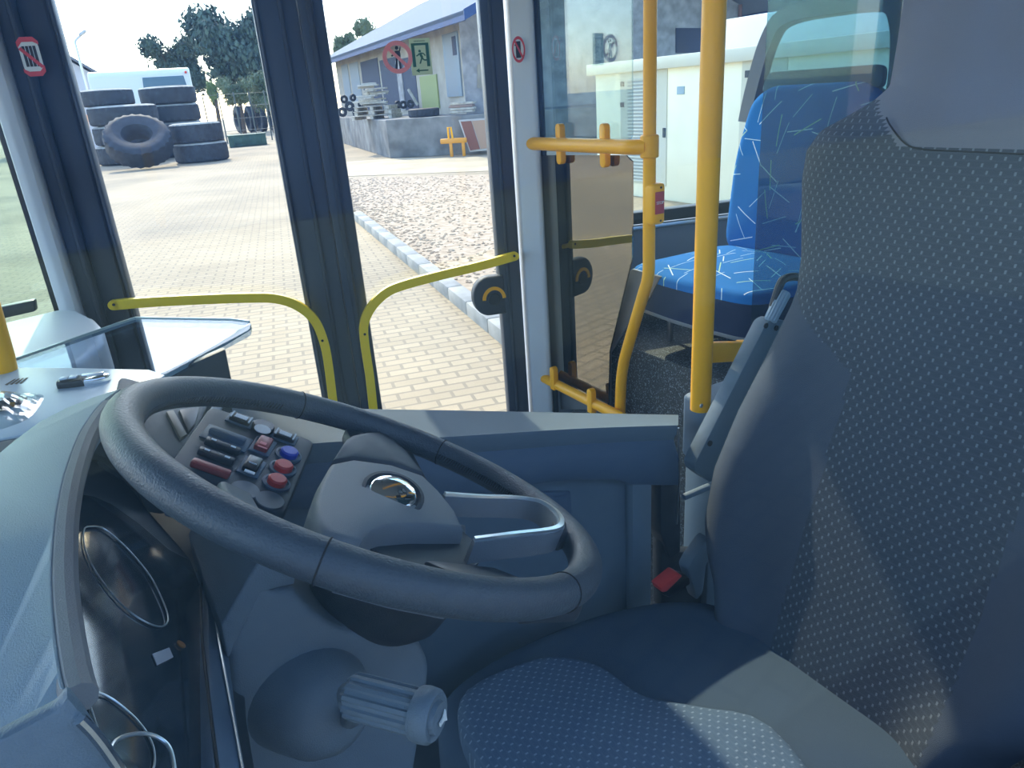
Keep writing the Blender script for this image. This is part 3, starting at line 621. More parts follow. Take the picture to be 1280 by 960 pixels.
# sloping cowl between the hood lip and the lens
lo1 = resample([p+V((.0, 0, -.016)) for p in lp], 40)
cw = [(185, 640), (165, 612), (145, 592), (125, 577), (107, 574), (92, 580), (80, 605), (73, 640), (69, 690), (69, 740), (75, 800), (86, 850), (100, 900)]
lo2 = resample(smoothpath([onK(x, y, .004) for x, y in cw], 3), 40)
b = new(); loft(b, lo1, lo2, [[a.lerp(c, .5)+V((-.004, 0, .003)) for a, c in zip(lo1, lo2)]]); loft(b, lo2, resample([onK(x, y, .0) for x, y in lens[:13]], 40)); obj('cluster_cowl', b, P_DARK, t, angle=60)
r1 = [(105, 662), (115, 658), (130, 661), (150, 677), (172, 700), (190, 724), (203, 750), (210, 770), (208, 780), (199, 783), (183, 778), (160, 763), (138, 740), (118, 712), (106, 685)]
r2 = [(108, 864), (124, 866), (139, 873), (155, 885), (170, 899), (184, 917), (193, 940), (190, 965), (170, 975), (150, 960), (130, 930), (115, 890)]
for rr_, nm in ((r1, 'gauge_ring'), (r2, 'gauge_ring')):
    b = new(); tube(b, closedsmooth([onK(x, y, .0015) for x, y in rr_], 5), .0007, 8, closed=True); obj(nm, b, SATIN, ln)
b = new(); q = [(190, 818), (211, 810), (216, 822), (196, 832)]; prism(b, [onK(x, y, .0008) for x, y in q], CN*.0006); obj('warning_label', b, mat('label_grey', (.40, .44, .50), .5), ln)
b = new(); disc(b, onK(226, 806, .0008), CN, .004, .001, 12); obj('amber_telltale', b, mat('telltale', (.30, .13, .03), .4), ln)
dm = smoothpath([onK(x, y, .012) for x, y in ((137, 940), (145, 926), (160, 919), (180, 917), (198, 922), (212, 935), (218, 960), (222, 1010))], 4)
b = new(); tube(b, dm, .0012, 8); obj('bezel', b, SATIN, t)
b = new(); tube(b, smoothpath([onY(x, y, .297) for x, y in ((99, 899), (112, 912), (128, 932), (150, 965), (175, 1010))], 4), .0028, 10); obj('chrome_trim', b, CHROME, t)
# stile to the right of the lens with a thin silver line
b = new(); prism(b, [onK(x, y, .010) for x, y in ((258, 700), (272, 700), (284, 790), (312, 1010), (268, 1010), (262, 850))], CN*-.03, .003); st = obj('cluster_stile', b, P_MID, t)
b = new(); tube(b, smoothpath([onK(x, y, .0115) for x, y in ((264, 728), (272, 790), (281, 840), (296, 920), (310, 1000))], 4), .0011, 6); obj('silver_line', b, SATIN, st)
b = new(); tube(b, smoothpath([onK(x, y, .0105) for x, y in ((251, 720), (252, 790), (262, 880), (276, 990))], 4), .0012, 6); obj('stile_gap', b, SEAM, st)
b = new(); pillow(b, [onK(280+8*math.cos(a)*.75, 716+13*math.sin(a), .012) for a in [2*PI*k/18 for k in range(18)]], CN, .006, .001); sb_ = obj('trip_button', b, P_BLK, t)
b = new()
for y in (708, 716, 724): box(b, onK(280+(y-716)*.15, y, .0135), (.003, .003, .0012))
obj('button_mark', b, ICON, sb_)
# near side fascia below the hood
b = new(); q = [onY(x, y, .30) for x, y in ((-60, 958), (0, 926), (72, 888), (84, 868), (104, 893), (150, 965), (175, 1020), (-60, 1080))]; prism(b, q, (0, .010, 0), .003); obj('side_fascia', b, P_TOP, t)
b = new(); box(b, (-.35, .55, .95), (.5, .5, .8), .02); obj('dash_body', b, P_DARK, t)

# ---------------- switch panel to the right of the wheel
az, ti = math.radians(-30), math.radians(28)
SN = V((math.sin(ti)*math.cos(az), math.sin(ti)*math.sin(az), math.cos(ti))); SY = V((.5, .8660254, 0)); SXv = SY.cross(SN); SP = onY(320, 570, .84); SD = SN.dot(SP)
SR = M((SXv, SY, SN)).transposed()
def onS(x, y, h=0): return onP(x, y, SN, SD+h)
t = thing('switch_panel', SP-SN*.05, 'dark switch panel with red and blue buttons seen through the steering wheel', 'control panel')
ol = fillet([onS(x, y) for x, y in ((263, 507), (394, 551), (355, 645), (205, 590))], .012, 4)
b = new(); pillow(b, ol, SN, .05, 0, edge=.035); obj('panel_body', b, P_PAN, t, angle=50)
ol = fillet([onS(x, y, -.012) for x, y in ((150, 470), (262, 500), (222, 600), (120, 580))], .01, 3)
b = new(); prism(b, ol, SN*-.05, .004); obj('side_console', b, P_PAN, t)
b = new(); prism(b, [onS(x, y, -.004) for x, y in ((268, 500), (280, 505), (232, 604), (218, 600))], SN*-.05, .003); obj('console_ridge', b, P_MID, t)
b = new(); prism(b, [onS(x, y, -.008) for x, y in ((208, 514), (217, 512), (234, 542), (226, 548))], SN*-.01, .001); obj('radio_face', b, mat('radio_tan', (.22, .18, .12), .4), t)
b = new(); prism(b, [onS(x, y, -.008) for x, y in ((224, 512), (250, 508), (244, 530), (236, 540))], SN*-.01, .001); obj('vent_slot', b, P_BLK, t)
def rocker(px, py, wx, wy, hz, m, nm='rocker_switch', icon=True, plate=None, frm=False):
    o = onS(px, py)
    if plate:
        b = new(); box(b, o+SN*.0012, (plate[0], plate[1], .0024), .0008, SR); obj('switch_plate', b, P_MID, t)
    b = new(); box(b, o+SN*(hz/2+.001), (wx, wy, hz), min(.003, hz*.3), SR); k = obj(nm, b, m, t)
    if frm:
        b = new()
        for s_ in (-1, 1): box(b, o+SXv*(s_*wx*.45)+SN*(hz+.0012), (.0022, wy*.9, .0012), 0, SR)
        box(b, o+SN*(hz+.0012), (wx*.6, wy*.5, .001), 0, SR); obj('switch_icon', b, ICON, k)
    elif icon:
        b = new()
        for s_ in (-1, 1): box(b, o+SXv*(s_*wx*.28)+SN*(hz+.0012), (wx*.14, wy*.30, .0008), 0, SR)
        obj('switch_icon', b, ICON, k)
    return k
rocker(300, 527, .026, .018, .006, P_BLK, frm=True, plate=(.033, .024)); rocker(355, 548, .026, .018, .006, P_BLK, frm=True, plate=(.033, .024))
b = new(); disc(b, onS(328, 537), SN, .0145, .008, 24, .002); kn = obj('rotary_knob', b, P_BLK, t)
b = new(); disc(b, onS(328, 537, .0078), SN, .0105, .0012, 24); obj('knob_face', b, ICON, kn)
rocker(283, 549, .044, .0125, .009, P_MID, plate=(.056, .034), icon=False)
rocker(277, 562, .042, .011, .008, P_DARK); rocker(269, 575, .042, .011, .008, P_DARK)
rocker(262, 590, .044, .012, .008, REDD, nm='red_rocker_switch', icon=False)
k = rocker(328, 559, .017, .030, .008, REDD, nm='red_rocker_switch', icon=False, plate=(.026, .038))
b = new(); box(b, onS(328, 559, .0095), (.012, .002, .001), 0, SR); box(b, onS(329, 554, .0095), (.008, .006, .0008), 0, SR); obj('switch_icon', b, SGN_P, k)
k = rocker(314, 585, .017, .030, .008, P_BLK, icon=False, plate=(.026, .038))
b = new(); box(b, onS(312, 590, .0095), (.012, .005, .001), 0, SR); box(b, onS(316, 579, .0095), (.009, .0015, .001), 0, SR); obj('switch_icon', b, ICON, k)
for (x, y), m, nm in (((360, 570), BLUB, 'blue_push_button'), ((353, 587), RED, 'red_push_button'), ((345, 605), RED, 'red_push_button')):
    b = new(); lathe(b, [(.0165, 0), (.0165, .003), (.0135, .004), (.0135, .002)], onS(x, y), SN, 28); o_ = obj('button_collar', b, P_MID, t)
    b = new(); disc(b, onS(x, y, .002), SN, .0112, .0095, 28, .002); obj(nm, b, m, t)
for x, y in ((337, 626), (306, 613)):
    b = new(); disc(b, onS(x, y), SN, .0165, .002, 28, .0008); obj('blank_cover', b, LGREY, t)

# ---------------- steering column
t = thing('steering_column', (.15, .6, .5), 'grey steering column shroud with a ribbed indicator stalk under the wheel', 'steering column')
q = [(286, 800), (326, 716), (342, 742), (368, 735), (380, 755), (420, 785), (478, 797), (517, 790), (530, 812), (538, 832), (536, 862), (520, 960), (505, 1040), (320, 1040), (300, 960), (288, 880)]
b = new(); prism(b, [onY(x, y, .52) for x, y in q], (0, .16, 0), .022, 4); obj('lower_shroud', b, P_COL, t, angle=50)
q = [(276, 782), (322, 703), (330, 700), (369, 716), (369, 731), (341, 737), (326, 742), (285, 826)]
b = new(); prism(b, [onY(x, y, .52) for x, y in q], (0, .16, 0), .010, 3); obj('upper_shroud', b, P_COL, t, angle=50)
sb0, sb1 = onY(436, 868, .40), onY(546, 897, .345)
bx = onY(412, 884, .495); b = new(); lathe(b, [(.052, -.06), (.049, -.030), (.045, -.004), (.037, .012), (.024, .021), (0, .026)], bx, V((.35, -.9, .15)), 32); obj('stalk_boss', b, P_COL, t)
ax_ = (sb1-sb0).normalized(); Ls = (sb1-sb0).length
b = new(); tube(b, smoothpath([bx+V((.35, -.9, .15)).normalized()*.028, (bx+V((.35, -.9, .15)).normalized()*.045).lerp(sb0, .5), sb0, sb0+ax_*.02], 4), .0085, 14); obj('stalk_stem', b, P_COL, t)
b = new(); x_, y_, z_ = axes(ax_); R_ = .0158
prof = [(.0, R_*.8), (.004, R_), (Ls*.75, R_), (Ls*.82, R_*.93)]
rings = []
for h, r in prof:
    rings.append([b.verts.new(sb0+ax_*h+(x_*math.cos(2*PI*k/72)+y_*math.sin(2*PI*k/72))*(r*(1.0 if (k//3) % 2 else .90))) for k in range(72)])
for A, B in zip(rings, rings[1:]):
    for k in range(72): b.faces.new((A[k], A[(k+1) % 72], B[(k+1) % 72], B[k]))
b.faces.new(rings[0][::-1]); b.faces.new(rings[-1]); obj('stalk_knob', b, P_COL, t, angle=25)
b = new(); lathe(b, [(R_*1.12, 0), (R_*1.16, .004), (R_*1.12, Ls*.16), (R_*.98, Ls*.2), (R_*.72, Ls*.19), (R_*.66, Ls*.235), (0, Ls*.255)], sb0+ax_*Ls*.80, ax_, 36); cap_ = obj('stalk_cap', b, P_COL, t)
hc = sb0+ax_*(Ls*1.062); hu = V((0, 0, 1)); hx = hu.cross(ax_).normalized(); hy = ax_.cross(hx)
b = new()
for pl in ([(-4, -2), (0, -2), (5, -6), (5, 6), (0, 2), (-4, 2)], [(-6, -2), (-4.6, -2), (-4.6, 2), (-6, 2)]): prism(b, [hc+hx*(u*.0008)+hy*(v*.0008) for u, v in pl], ax_*.001)
obj('horn_symbol', b, SGN_W, cap_, smooth=False)

# ================================================================== STEERING WHEEL
TW = .517; NW = V((math.sin(TW), 0, math.cos(TW))); WC = V((.1845, .602, 1.415)); E1 = V((math.cos(TW), 0, -math.sin(TW))); E2 = V((0, 1, 0))
def Wp(u, v, h=0): return WC+E1*u+E2*v+NW*h
def Wx(px, py, h=0): return onP(px, py, NW, NW.dot(WC)+h)
def ang(px, py): p = Wx(px, py)-WC; return math.atan2(p.dot(E2), p.dot(E1))
t = thing('steering_wheel', WC, 'large dark leather steering wheel with a chrome trimmed spoke', 'steering wheel')
RW = .2205; rt = .0160
b = new(); tube(b, [Wp(RW*math.cos(a), RW*math.sin(a)) for a in [2*PI*k/120 for k in range(120)]], rt, 24, closed=True); rim = obj('rim', b, LEATH, t, angle=180)
for px, py in ((404, 700), (549, 566), (706, 742), (368, 500)):
    a = ang(px, py); b = new(); pts = [Wp((RW+(rt+.0003)*math.cos(p))*math.cos(a), (RW+(rt+.0003)*math.cos(p))*math.sin(a), (rt+.0003)*math.sin(p)) for p in [2*PI*k/28 for k in range(28)]]
    tube(b, pts, .0007, 6, closed=True); obj('rim_seam', b, SEAM, rim)
b = new()
def stitch(a0, a1, n):
    for i in range(n):
        a = a0+(a1-a0)*i/(n-1); da = .006
        for p in (PI+.15,):
            for s_ in (-1, 1):
                q0 = Wp((RW+(rt+.0004)*math.cos(p+.22*s_))*math.cos(a+da*s_), (RW+(rt+.0004)*math.cos(p+.22*s_))*math.sin(a+da*s_), (rt+.0004)*math.sin(p+.22*s_))
                q1 = Wp((RW+(rt+.0006)*math.cos(p))*math.cos(a), (RW+(rt+.0006)*math.cos(p))*math.sin(a), (rt+.0006)*math.sin(p))
                tube(b, [q0, q1], .0009, 5)
stitch(ang(549, 566), ang(690, 640), 46); obj('stitching', b, P_BLK, rim); b = new(); stitch(ang(345, 500), ang(165, 520), 60)
obj('stitching', b, P_BLK, rim)
def wpath(l): return [Wx(x, y, h) for x, y, h in l]
up_ = [(414, 576, -.010), (440, 571, -.008), (490, 578, -.008), (531, 592, -.010), (552, 612, -.012), (572, 636, -.014), (583, 659, -.016), (550, 656, -.014), (520, 655, -.014), (482, 657, -.014), (462, 665, -.016), (451, 678, -.018), (428, 673, -.018), (408, 666, -.018), (396, 648, -.018), (392, 625, -.016), (400, 600, -.013)]
b = new(); pillow(b, wpath(up_), NW, .03, .006, edge=.10, n=6); pad = obj('airbag_cover', b, P_HUB, t, angle=50)
sc_ = [(432, 549, -.004), (440, 544, -.002), (458, 540, -.001), (475, 539, -.001), (486, 541.5, -.002), (508, 562, -.006), (531, 591, -.010), (490, 577, -.008), (440, 570, -.008), (415, 575, -.010)]
b = new(); pillow(b, wpath(sc_), NW, .022, .003, edge=.06); obj('spoke_cover', b, mat('spoke_plastic', (.055, .066, .080), .5, bump=.3, bscale=900), t, angle=50)
lw_ = [(440, 672, -.040), (470, 656, -.040), (520, 646, -.040), (585, 654, -.038), (587, 680, -.037), (593, 709, -.036), (570, 735, -.038), (500, 720, -.040), (430, 700, -.042)]
b = new(); pillow(b, wpath(lw_), NW, .03, .004, edge=.1); obj('lower_cover', b, P_HUB, t, angle=50)
# a near spoke behind the near rim
b = new(); prism(b, [Wp(.02, -.10, -.03), Wp(.10, -.10, -.03), Wp(.12, -.205, -.004), Wp(.05, -.215, -.004)], NW*-.02, .006); obj('spoke', b, P_DARK, t)
b = new(); prism(b, [Wp(.045, .11, -.026), Wp(.13, .10, -.026), Wp(.135, .185, -.008), Wp(.05, .205, -.008)], NW*-.02, .006); obj('spoke', b, P_DARK, t)
ch = smoothpath(wpath([(556, 617, -.010), (600, 620, -.003), (645, 621.5, .008), (675, 626, .016), (694, 638, .018), (702, 651, .018), (692, 661, .015), (640, 667.5, .003), (593, 673.5, -.010)]), 6)
b = new(); ribbon(b, [p-NW*.013 for p in ch], NW, .009, .022); sk = obj('spoke', b, P_HUB, t, angle=40)
b = new(); ribbon(b, [p-NW*.0005 for p in ch], NW, .0052, .004); obj('chrome_trim', b, SATIN, sk)
# gusset between that spoke and the rim
b = new(); prism(b, wpath([(690, 634, .013), (712, 652, .010), (724, 664, .006), (704, 670, .008), (694, 664, .012)]), NW*-.018, .003); obj('spoke_gusset', b, P_DARK, t)
ec = Wx(492, 615, -.0055); EX = (Wx(518, 619, -.0055)-Wx(466, 611, -.0055)).normalized(); EY = NW.cross(EX)
dd = .029
EN = (NW+(CO-ec).normalized()*.45).normalized()
b = new(); lathe(b, [(.031, -.012), (.031, .0002), (.0275, .0008), (.0255, -.0022), (0, -.0022)], ec, EN, 40); obj('emblem_recess', b, P_DARK, pad)
b = new(); lathe(b, [(.0235, -.003), (.0235, .0012), (.021, .0026), (.012, .0036), (0, .0039)], ec, EN, 40); em = obj('emblem', b, CHROME, pad, angle=180)
b = new()
for u, v, w0, h0 in ((.004, .006, .006, .004), (.010, -.004, .004, .006), (.002, -.010, .005, .004), (.017, .006, .005, .003), (-.006, .014, .010, .0025), (.013, -.013, .008, .003)): box(b, ec+(EX*u+EY*v)*.85+EN*.0044, (w0*.85, h0*.85, .0016), 0, M((EX, EN.cross(EX).normalized(), EN)).transposed())
obj('emblem_relief', b, P_BLK, em)
b = new(); lathe(b, [(.080, -.034), (.080, -.055), (.075, -.085), (.065, -.115), (.05, -.13)], Wp(.035, -.03), NW, 40); obj('hub_shroud', b, P_DARK, t)

# ================================================================== DRIVER SEAT
YS = .52; XB = lambda z: .84+.30*(z-.93)
t = thing('driver_seat', (.8, YS, .5), 'large dark grey fabric driver seat with tall backrest', 'seat')
rowz = [(.66, .70), (.72, .72), (.80, .74), (.88, .765), (.92, .785), (.96, .820), (1.0, .842), (1.08, .850), (1.19, .832), (1.31, .802), (1.38, .786), (1.41, .783), (1.46, .792), (1.52, .812), (1.58, .832), (1.625, .838), (1.655, .822), (1.678, .775), (1.70, .735), (1.72, .714), (1.78, .722), (1.84, .732), (1.92, .728), (1.97, .70), (1.995, .64)]
def interp(tab, z):
    for (a, c), (a2, c2) in zip(tab, tab[1:]):
        if a <= z <= a2: return c+(c2-c)*(z-a)/(a2-a)
    return tab[0][1] if z < tab[0][0] else tab[-1][1]
b = new(); NT = 96; zs_ = []; z = .66
zs_ = [.66+i*(1.995-.66)/260 for i in range(261)]; rings = []
for z in zs_:
    hw = interp(rowz, z)-YS; th = .055 if z < 1.66 else .045
    bol = .055*max(0, min(1, (1.45-z)/.3)) if z > .8 else .055
    bol = max(bol, .012 if z < 1.66 else 0); ring = []
    for i in range(NT+1):
        u = -1+2*i/NT; u = math.copysign(abs(u)**.8, u); e = (max(0, 1-abs(u)**4))**.5
        bm_ = bol*math.exp(-((abs(u)-.80)/.20)**2) + .012*math.cos(u*PI/2)
        ring.append(b.verts.new(V((XB(z)+th-th*e-bm_*e, YS+hw*u, z))))
    for i in range(NT-1, 0, -1):
        u = -1+2*i/NT; e = (max(0, 1-abs(u)**4))**.5; ring.append(b.verts.new(V((XB(z)+th+th*e, YS+hw*u, z))))
    rings.append(ring)
Nn = len(rings[0])
def zone(y, z):
    if z > 1.70: return 2
    hb = 1.640 if y < .645 else 1.640+(y-.645)*.9
    if z > hb: return 2
    far_lim = .612 if z < 1.32 else .612+(z-1.32)*(.150/.085)
    near_lim = .345
    if z > .86 and near_lim < y < far_lim: return 0
    return 1
for A, B in zip(rings, rings[1:]):
    for k in range(Nn):
        f = b.faces.new((A[k], A[(k+1) % Nn], B[(k+1) % Nn], B[k])); c = f.calc_center_median(); f.material_index = zone(c.y, c.z) if k < NT else 1
b.faces.new(rings[0][::-1]); b.faces.new(rings[-1])
zsplit = 1
obj('backrest', b, [FAB, FABP, FABH], t, angle=60)
# seams of the cover
b = new()
def fx(y, z): return XB(z)-.014
def seam(pts, r=.0013):
    tube(b, smoothpath([onP(x, y, (1, 0, -.30), .84-.30*.93-.0125-o_) for x, y, o_ in pts], 5), r, 6)
seam([(1108, 147, 0), (1113, 157, 0), (1130, 178, 0), (1150, 186, 0), (1200, 189, 0), (1290, 193, 0)])
obj('headrest_seam', b, SEAM, t)
# cushion
co = [(.262, .40), (.256, .55), (.262, .70), (.29, .80), (.36, .845), (.50, .862), (.66, .85), (.80, .80), (.86, .70), (.86, .36), (.80, .27), (.55, .235), (.34, .27)]
ol = closedsmooth([V((x, y, .90-.06*(x-.3))) for x, y in co], 5)
b = new(); pillow(b, ol, V((.05, 0, 1)), .13, .022, edge=.22, n=7); obj('seat_cushion', b, mat('cushion_plain', (.080, .118, .160), .95, spec=.15, bump=.6, bscale=1100), t, angle=60)
ci = [(.283, .42), (.278, .55), (.285, .70), (.33, .775), (.45, .775), (.50, .745), (.53, .70), (.545, .62), (.60, .56), (.66, .48), (.60, .33), (.45, .30), (.34, .33)]
ol = closedsmooth([V((x, y, .934-.06*(x-.3))) for x, y in ci], 4)
b = new(); pillow(b, ol, V((.05, 0, 1)), .05, .010, edge=.10, n=5); obj('cushion_insert', b, FABC, t, angle=60)
b = new(); box(b, (.60, .52, .66), (.48, .46, .18), .03); box(b, (.62, .52, .54), (.36, .34, .1), .02); obj('seat_base', b, P_DARK, t)
# armrest folded up on the aisle side
YA = .885
b = new(); q = [(958, 404), (966, 399), (986, 402), (978, 425), (958, 470), (936, 520), (914, 566), (896, 596), (888, 603), (870, 590), (868, 581)]
prism(b, fillet([onY(x, y, YA) for x, y in q], .006), (0, .03, 0), .005, 2); ar = obj('armrest', b, P_TOP, t)
b = new(); tube(b, smoothpath([onY(x, y, YA+.012) for x, y in ((963, 405), (966, 385), (975, 356), (982, 348), (995, 346), (1008, 350))], 5), .008, 10); obj('armrest_loop', b, P_DARK, ar)
b = new(); k0_, k1_ = onY(962, 402, YA+.006), onY(981, 364, YA+.006); kx = (k1_-k0_).normalized(); x_, y_, z_ = axes(kx); rings = []
for h, r in ((0, .009), (.003, .0125), ((k1_-k0_).length-.004, .014), ((k1_-k0_).length, .010)):
    rings.append([b.verts.new(k0_+kx*h+(x_*math.cos(2*PI*k/48)+y_*math.sin(2*PI*k/48))*r*(1 if (k//2) % 2 else .88)) for k in range(48)])
for A, B in zip(rings, rings[1:]):
    for k in range(48): b.faces.new((A[k], A[(k+1) % 48], B[(k+1) % 48], B[k]))
b.faces.new(rings[0][::-1]); b.faces.new(rings[-1]); obj('adjuster_knob', b, mat('knob_pale_blue', (.30, .42, .52), .4), ar)
for x, y in ((957, 407), (970, 410), (887, 554)):
    b = new(); disc(b, onY(x, y, YA-.001), V((0, -1, 0)), .0055 if y < 500 else .006, .002, 14); obj('armrest_hole', b, P_BLK, ar)
# belt buckle on its stalk
b = new(); q = [(860, 712), (866, 700), (882, 678), (888, 672), (896, 690), (884, 706), (880, 740), (872, 752)]
prism(b, [onY(x, y, .835) for x, y in q], (0, .03, 0), .006); obj('buckle_stalk', b, P_TOP, t)
b = new(); q = [(828, 738), (848, 719), (862, 722), (864, 730), (838, 748), (829, 744)]
prism(b, [onY(x, y, .83) for x, y in q], (0, .028, 0), .004); bk_ = obj('belt_buckle', b, P_BLK, t)
b = new(); q = [(826, 735), (848, 717), (854, 720), (834, 740), (828, 741)]
prism(b, [onY(x, y, .826) for x, y in q], (0, .028, 0), .003); obj('release_button', b, BUCK, bk_)

# ================================================================== FARE TRAY AND WHAT LIES ON IT
ZT = 1.36
SHELF = mat('shelf_plastic', (.66, .67, .66), .45)
b = new(); q = [V((-1.6, Dp(sx(78, 385), -.04, 0).y+.25, 1.30))]; 
sh = [onZ(-60, 420, 1.30), onZ(5, 402, 1.30), onZ(76, 385, 1.30), onZ(98, 386, 1.30), onZ(118, 396, 1.30), onZ(128, 406, 1.30), onZ(131, 425, 1.30), onZ(100, 452, 1.30), onZ(20, 480, 1.30), onZ(-60, 520, 1.30)]
prism(b, [p-V((0, 0, .12)) for p in sh], (0, 0, .12), .02, 3); struct('trim_6', b, SHELF, 'pale dash shelf under the front quarter window, brightly sunlit', 'shelf')
b = new(); q = [onD(x, y, -.06) for x, y in ((-40, 390), (46, 372), (48, 386), (-40, 406))]; prism(b, q, -DN*.03, .004); tag(obj('vent_box', b, P_BLK), 'low black box at the foot of the front quarter window', 'box')
t = thing('fare_tray', (0, 1.4, 1.2), 'clear acrylic fare tray shelf beside the front door', 'tray')
gl = fillet([onZ(x, y, ZT) for x, y in ((314, 404), (290, 401), (170, 399), (146, 407), (20, 451), (-80, 486), (-80, 575), (0, 541), (60, 536), (190, 474), (208, 467), (312, 412))], .012, 4)
b = new(); prism(b, gl, (0, 0, -.012)); obj('acrylic_top', b, [ACRYL], t, smooth=False)
b = new(); ed = [onZ(x, y, ZT-.006) for x, y in ((313, 408), (260, 440), (208, 468), (190, 475))]; ribbon(b, ed, ZU, .004, .012); ed = [onZ(x, y, ZT-.006) for x, y in ((312, 404), (290, 401), (170, 399), (146, 407), (20, 451), (-80, 486))]; ribbon(b, ed, ZU, .003, .011); obj('polished_edge', b, GEDGE, t)
PLATE = mat('pale_counter', (.52, .66, .76), .35, spec=.4)
b = new(); pl = [onZ(x, y, ZT+.004) for x, y in ((-80, 462), (0, 459), (100, 460), (186, 462), (206, 469), (190, 478), (120, 505), (60, 538), (0, 548), (-80, 580))]; prism(b, pl, (0, 0, -.004), .001); obj('counter_plate', b, PLATE, t)
b = new(); q = [onX(x, y, .09) for x, y in ((222, 466), (282, 434), (290, 474), (300, 560), (215, 560))]; 
q = [onY(x, y, 1.30) for x, y in ((205, 470), (282, 436), (290, 476), (296, 540), (205, 560))]; prism(b, q, (0, .02, 0), .004); obj('tray_bracket', b, P_DARK, t)
# dark scribble showing through the plate
b = new()
for k in range(4): prism(b, [onZ(x, y, ZT+.0042) for x, y in ((6+6*k, 481-.6*k), (18+5*k, 474-.6*k), (20+5*k, 474-.6*k), (9+6*k, 481.5-.6*k))], (0, 0, .0004))
obj('printed_mark', b, mat('mark_brown', (.10, .08, .06), .6), t, smooth=False)
# key fob
kc = onZ(106, 479, ZT+.004); ka = (onZ(137, 472, ZT)-onZ(76, 480, ZT)).normalized(); kb = V((-ka.y, ka.x, 0)); Lk = (onZ(137, 474, ZT)-onZ(75, 480, ZT)).length
t = thing('car_key', (kc.x, kc.y, ZT), 'black folding key fob with a chrome end lying on the fare tray', 'key')
kf = [kc+ka*u*Lk+kb*v for u, v in ((-.5, -.005), (-.47, -.011), (-.30, -.014), (.05, -.015), (.05, .015), (-.30, .014), (-.47, .011), (-.5, .005))]
b = new(); pillow(b, [p+V((0, 0, .011)) for p in kf], ZU, .011, .002, edge=.22); kbdy = obj('key_body', b, P_BLK, t)
kf2 = [kc+ka*u*Lk+kb*v for u, v in ((.052, -.0145), (.32, -.014), (.43, -.010), (.5, -.003), (.5, .003), (.43, .010), (.32, .014), (.052, .0145))]
b = new(); pillow(b, [p+V((0, 0, .0108)) for p in kf2], ZU, .0108, .002, edge=.22); obj('chrome_end', b, CHROME, t)
b = new()
for u in (-.34, -.17): box(b, kc+ka*u*Lk+V((0, 0, .013)), (Lk*.15, .013, .003), .001, M((ka, kb, ZU)).transposed())
obj('key_button', b, ICON, t)
b = new(); box(b, kc+ka*.20*Lk+V((0, 0, .0132)), (Lk*.42, .008, .004), .0015, M((ka, kb, ZU)).transposed()); obj('key_blade', b, STEEL, t)
# clear bag and the dark device inside it
BAG = glass('clear_plastic', (.86, .91, .94), .16, .12, edge=.6)
c0 = onZ(15, 507, ZT); b = new(); g0, g1, g2, g3 = onZ(-60, 492, ZT), onZ(66, 492, ZT), onZ(40, 530, ZT), onZ(-60, 560, ZT); NG = 16
rb = random.Random(5); grid = []
for i in range(NG+1):
    row = []
    for j in range(NG+1):
        p = g0.lerp(g1, i/NG).lerp(g3.lerp(g2, i/NG), j/NG); e = math.sin(PI*i/NG)*math.sin(PI*j/NG)
        row.append(b.verts.new(p+V((0, 0, .002+.020*e+rb.uniform(0, .006)*e))))
    grid.append(row)
for i in range(NG):
    for j in range(NG): b.faces.new((grid[i][j], grid[i+1][j], grid[i+1][j+1], grid[i][j+1]))
tag(obj('plastic_bag', b, BAG, smooth=False), 'crumpled clear plastic bag lying on the fare tray at the left edge', 'bag')
b = new(); d0, d1_ = onZ(-30, 526, ZT), onZ(36, 504, ZT); dvv = (d1_-d0); up4 = V((0, 0, .009)); 
tube(b, [d0.lerp(d1_, k/10)+up4 for k in range(11)], .008, 8, rs=[.005, .008, .009, .0085, .0095, .008, .009, .0085, .008, .006, .002])
tag(obj('coiled_cable', b, P_DARK, smooth=False), 'dark coiled cable inside the clear plastic bag', 'cable')

# ================================================================== OUTSIDE
TYRE = mat('tyre_rubber', (.035, .038, .045), .7, var=.25, vscale=5, bump=.4, bscale=40)
TYRE_LIT = mat('tyre_lit_top', (.42, .39, .33), .9, var=.2, vscale=2)  # pale tone paints sunlight onto the upper sidewalls of lying tyres
def make_tyre(name, c, ax, R, wd, label, group, r_in=.5, lugs=28, lit_top=False):
    ax = V(ax).normalized(); x, y, z = axes(ax); seg = lugs*2; b = new(); h = wd/2; rings = []
    prof = [(R*r_in, -h*.55), (R*(r_in+.06), -h*.86), (R*.78, -h*1.0), (R*.92, -h*.94), (R*.985, -h*.80), (R, -h*.4), (R, h*.4), (R*.985, h*.80), (R*.92, h*.94), (R*.78, h*1.0), (R*(r_in+.06), h*.86), (R*r_in, h*.55)]
    for i, (r, hh) in enumerate(prof):
        ring = []
        for k in range(seg):
            a = 2*PI*k/seg; rr_ = r
            if 3 <= i <= 8:
                on = (k % 2) ^ (1 if i > 5 else 0); rr_ = r*(1.0 if on else .945)
            ring.append(b.verts.new(V(c)+z*hh+(x*math.cos(a)+y*math.sin(a))*rr_))
        rings.append(ring)
    for A, B in zip(rings, rings[1:]+rings[:1]):
        for k in range(seg):
            f = b.faces.new((A[k], A[(k+1) % seg], B[(k+1) % seg], B[k]))
            if lit_top and A in rings[7:10] and B is not rings[10+1]: f.material_index = 1
    return tag(obj(name, b, [TYRE, TYRE_LIT], angle=30), label, 'tyre', group)
def px2m(d): return d
